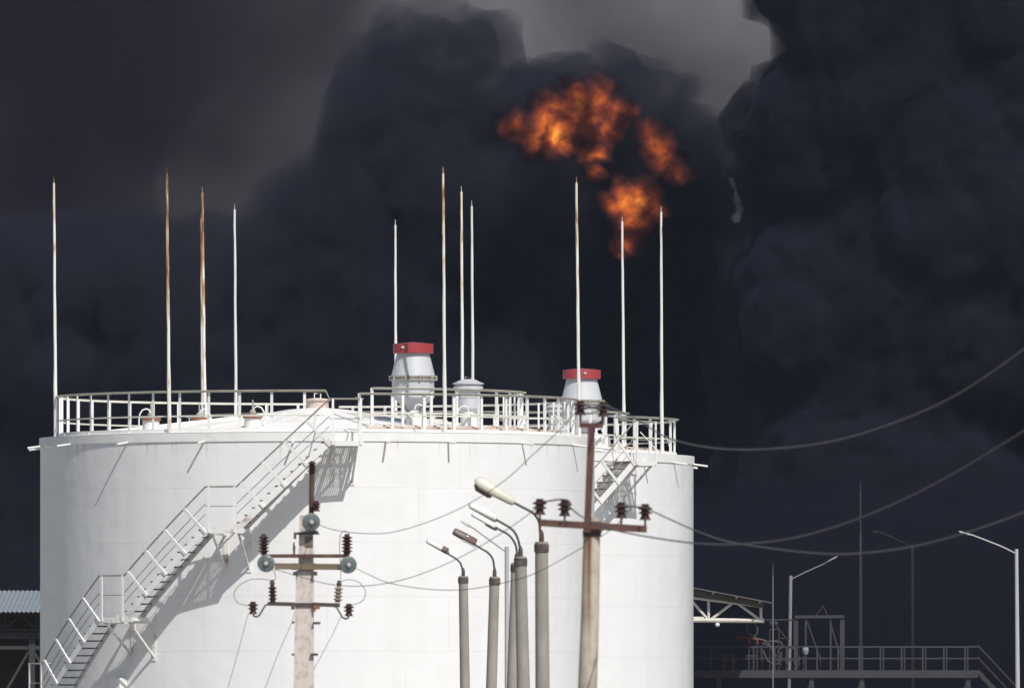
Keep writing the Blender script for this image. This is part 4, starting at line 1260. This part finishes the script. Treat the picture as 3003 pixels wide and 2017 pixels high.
M['veil_right'] = wispy_volume('black_smoke_billow_fringe', 1.0, (0.038, 0.043, 0.066), 0.40, 0.36, 0.58, 0.09)
M['veil_soft'] = smoke_volume('black_smoke_soft_fringe', 0.035, (0.05, 0.048, 0.065))
M['drift'] = smoke_volume('smoke_drift', 0.036, (0.024, 0.027, 0.040))

sp = fill([(-2600, 2300), (-2600, -900), (5400, -900), (5400, 2300)], 1250, 8, 420, 800, 420, 11)
far = blob('smoke_bank', sp, M['soot_grey'], 2.4, [(34, 6.0), (12, 1.2)])
tag(far, 'pale grey smoke bank seen in the gap between the black plumes', 'smoke', kind='stuff')

def plume(name, label, poly, Y, depth, rmin, rmax, n, seed, grow, veil, voxel=0.5, disp=((7, 3.0), (2.2, 1.2)), core=None, vdisp=None, shrink=0.8):
    sp_ = fill(poly, Y, depth, rmin, rmax, n, seed)
    ob = blob(name, sp_, core or M['soot_dark'], voxel, disp, -shrink, None, Vector((0, Y, 0)))
    tag(ob, label, 'smoke', kind='stuff')
    fr = blob('smoke_fringe', sp_, veil, voxel * 1.2, vdisp or disp, grow, ob, Vector((0, Y, 0)))
    return ob

centre = [(-900, 2320), (-900, 840), (-300, 800), (200, 740), (420, 710), (600, 715), (720, 765), (790, 755), (845, 600), (930, 555), (1000, 470), (1060, 330), (1120, 190), (1195, 105), (1245, 95),
          (1300, 255), (1365, 110), (1410, 170), (1450, 270), (1560, 290), (1690, 262), (1800, 250), (1885, 250), (1945, 305), (2000, 375), (2065, 410), (2105, 490), (2150, 610), (2170, 760), (2140, 1000), (2200, 2320)]
plume('smoke_plume', 'tall black smoke plume rising in the middle behind the tanks, fire breaking out of it', centre, 960, 9, 46, 190, 900, 3, 1.9, M['veil_dark'], vdisp=((7, 3.4), (2.2, 2.0), (0.9, 1.0)), shrink=1.5)
right = [(2185, 2320), (2180, 900), (2235, 720), (2230, 610), (2185, 480), (2130, 385), (2150, 345), (2205, 320), (2215, 250), (2285, 235), (2330, 165), (2300, 105), (2225, 25), (2170, -120), (2120, -500), (4200, -500), (4200, 2320)]
plume('smoke_plume', 'black billowing smoke wall filling the side with the street lamps and wires', right, 930, 9, 40, 200, 760, 8, 0.65, M['veil_right'], 0.42, ((7, 3.0), (2.2, 1.2), (0.9, 0.5)), vdisp=((7, 3.0), (2.2, 1.7), (0.8, 1.0)), shrink=0.6)
M['veil_thin'] = smoke_volume('thin_smoke', 0.072, (0.030, 0.028, 0.040))
for k, (label, poly) in enumerate((
        ('thin dark smoke thinning into the grey, its edge nearest the central plume', [(0, -600), (1400, -600), (1290, -50), (1100, 220), (900, 480), (760, 860), (100, 900), (0, 300)]),
        ('denser dark smoke between the top corner and the thin smoke edge', [(-300, -600), (760, -600), (680, -50), (560, 220), (470, 480), (420, 900), (-200, 950), (-300, 300)]),
        ('darkest smoke filling the top corner above the left canopy', [(-600, -600), (380, -600), (330, -50), (270, 220), (210, 480), (170, 950), (-500, 1000), (-600, 300)]))):
    sp = fill(poly, 1060 - 22 * k, 7, 150, 280, 70, 33 + k)
    th = blob('smoke_wisp', sp, M['veil_thin'], 1.4, [(8, 4.0), (3, 1.5)])
    tag(th, label, 'smoke', kind='stuff')

# pale streak of steam between the two dark plumes
M['veil_pale'] = smoke_volume('pale_smoke', 0.17, (0.42, 0.42, 0.46))
sp = []
rng = random.Random(12)
for i in range(26):
    t = i / 25
    px = 2108 + 62 * t + 16 * math.sin(t * 3.0); py = 470 + 178 * t
    if t > 0.85: px -= (t - 0.85) * 90
    sp.append((P(px + rng.uniform(-4, 4), py + rng.uniform(-5, 5), 905 + rng.uniform(-0.4, 0.4)), (0.10 + 0.22 * t) * rng.uniform(0.7, 1.25)))
stk = blob('smoke_wisp', sp, M['veil_pale'], 0.10, [(0.8, 0.3), (0.3, 0.2)])
tag(stk, 'thin pale streak of smoke beside the fireball against the black smoke', 'smoke', kind='stuff')

# smoke drifting low over the far platform
rng = random.Random(4)
sp = []
for yy in range(522, 622, 9):
    for i in range(6):
        c = P(2170 + 260 * i + rng.uniform(-60, 60), 2200, yy + rng.uniform(-2, 2)); c.z = 3.0 + rng.uniform(0, 2.5)
        sp.append((c, 8.2 + rng.uniform(-1, 1.4)))
dr = blob('smoke_drift', sp, M['drift'], 1.0, [(6, 2.0)])
tag(dr, 'thin smoke drifting low over the dark loading platform', 'smoke', kind='stuff')

# fire
def fire_volume(name, strength, scale, seed, points, hot):
    """burning gas: heat falls off from the hearts of the flame, torn by turbulent noise, with lumps of soot in between"""
    m = bpy.data.materials.new(name)
    m.use_nodes = True
    n, l = m.node_tree.nodes, m.node_tree.links
    n.clear()
    out = n.new('ShaderNodeOutputMaterial')
    tc = n.new('ShaderNodeTexCoord')
    mp = n.new('ShaderNodeMapping'); mp.inputs['Location'].default_value = (seed * 7.3, seed * 3.1, seed * 5.7)
    l.new(tc.outputs['Object'], mp.inputs[0])
    def noise(sc_, det, dist, rough=0.62, col=False):
        x = n.new('ShaderNodeTexNoise'); x.inputs['Scale'].default_value = sc_; x.inputs['Detail'].default_value = det
        x.inputs['Roughness'].default_value = rough; x.inputs['Distortion'].default_value = dist
        l.new(mp.outputs[0], x.inputs[0]); return x.outputs['Color' if col else 'Fac']
    def math_(op, a, b_):
        x = n.new('ShaderNodeMath'); x.operation = op
        for i, v in enumerate((a, b_)):
            if isinstance(v, (int, float)): x.inputs[i].default_value = v
            else: l.new(v, x.inputs[i])
        return x.outputs[0]
    def vmath(op, a, b_, out_='Vector'):
        x = n.new('ShaderNodeVectorMath'); x.operation = op
        for i, v in enumerate((a, b_)):
            if isinstance(v, (tuple, Vector)): x.inputs[i].default_value = v
            else: l.new(v, x.inputs[i])
        return x.outputs[out_]
    # warped position, so that the outline curls
    warp = vmath('MULTIPLY', vmath('SUBTRACT', noise(scale * 1.1, 3, 0.0, col=True), (0.5, 0.5, 0.5)), (2.0, 2.0, 2.0))
    pos = vmath('ADD', tc.outputs['Object'], warp)
    d = None
    for c, r in points:
        q = math_('DIVIDE', vmath('DISTANCE', pos, c, 'Value'), r)
        d = q if d is None else math_('MINIMUM', d, q)
    fine = math_('SUBTRACT', noise(scale * 1.5, 7, 1.3, 0.66), 0.5)
    broad = math_('SUBTRACT', noise(scale * 0.5, 2, 0.4), 0.5)
    heat = math_('ADD', math_('SUBTRACT', 1.17, d), math_('ADD', math_('MULTIPLY', fine, 2.7), math_('MULTIPLY', broad, 1.2)))
    hm = n.new('ShaderNodeMapRange'); hm.inputs[1].default_value = 0.0; hm.inputs[2].default_value = hot[1]; hm.inputs[3].default_value = 0.55; hm.inputs[4].default_value = -0.06
    l.new(vmath('DISTANCE', pos, hot[0], 'Value'), hm.inputs[0])
    heat = math_('ADD', heat, hm.outputs[0])
    hr = n.new('ShaderNodeMapRange'); hr.inputs[1].default_value = -0.35; hr.inputs[2].default_value = hot[3]
    l.new(heat, hr.inputs[0])
    r = ramp(n, [(0.0, (0, 0, 0)), (0.16, (0.026, 0.008, 0.007)), (0.38, (0.11, 0.023, 0.011)), (0.60, (0.44, 0.085, 0.014)), (0.80, (1.0, 0.27, 0.028)), (1.0, (2.4, 0.95, 0.12))])  # dim red low stops also imitate the fire's glow on surrounding smoke
    l.new(hr.outputs[0], r.inputs[0])
    em = n.new('ShaderNodeEmission'); em.inputs['Strength'].default_value = strength
    l.new(r.outputs[0], em.inputs['Color'])
    mr = n.new('ShaderNodeMapRange'); mr.inputs[1].default_value = 0.46; mr.inputs[2].default_value = 0.66; mr.inputs[3].default_value = 0.35; mr.inputs[4].default_value = 2.6
    l.new(noise(scale * 0.9, 5, 0.6), mr.inputs[0])
    near = n.new('ShaderNodeMapRange'); near.inputs[1].default_value = -0.7; near.inputs[2].default_value = 0.1
    l.new(heat, near.inputs[0])
    ab = n.new('ShaderNodeVolumeAbsorption'); ab.inputs['Color'].default_value = (0.02, 0.015, 0.02, 1)
    l.new(math_('MULTIPLY', mr.outputs[0], near.outputs[0]), ab.inputs['Density'])
    ad = n.new('ShaderNodeAddShader')
    l.new(em.outputs[0], ad.inputs[0]); l.new(ab.outputs[0], ad.inputs[1])
    l.new(ad.outputs[0], out.inputs['Volume'])
    m.cycles.volume_step_rate = 0.15
    return m

def fire(name, label, circles, Y, seed, strength, hot):
    k = Y / F
    rng = random.Random(seed)
    pts = [(P(x, y, Y + rng.uniform(-0.7, 0.7)), r * k) for x, y, r in circles]
    mat = fire_volume(name, strength, 0.42, seed, pts, (P(hot[0], hot[1], Y - 0.6), hot[2] * k, 0, hot[3]))
    ob = blob(name, [(c, r * 1.35 + 0.9) for c, r in pts], mat, 0.25, [(1.8, 0.6)], 0.0)
    tag(ob, label, 'fire')
    return ob
fire('fireball', 'largest orange fireball bursting from the top of the central plume', [(1515, 370, 40), (1580, 402, 44), (1600, 345, 46), (1637, 388, 50), (1625, 310, 46), (1690, 300, 58), (1750, 295, 56), (1797, 325, 46), (1720, 355, 48), (1772, 392, 44), (1742, 450, 36), (1748, 495, 28)], 941, 2, 1.3, (1635, 392, 140, 1.68))
fire('flame', 'ragged red flame beside the dark ball of smoke', [(1850, 335, 26), (1905, 390, 38), (1930, 430, 46), (1945, 475, 44), (1982, 508, 34)], 941, 5, 1.0, (1930, 450, 70, 1.95))
fire('flame', 'bright orange flame behind the tip of a lightning rod, below the others', [(1800, 595, 34), (1845, 580, 44), (1875, 575, 46), (1862, 620, 44), (1848, 660, 40), (1835, 705, 34), (1828, 745, 20), (1915, 610, 32)], 941, 9, 1.25, (1855, 618, 100, 1.70))

# ------------------------------------------------------------------ air between the camera and the smoke
mh = smoke_volume('air_haze', 0.000027, (0.58, 0.66, 0.93))
hz = MB().box((0, 800, 49.0), (3010, 3010, 102.0)).build('haze', mh)
tag(hz, 'thin bluish haze over the whole place', 'haze', kind='stuff')
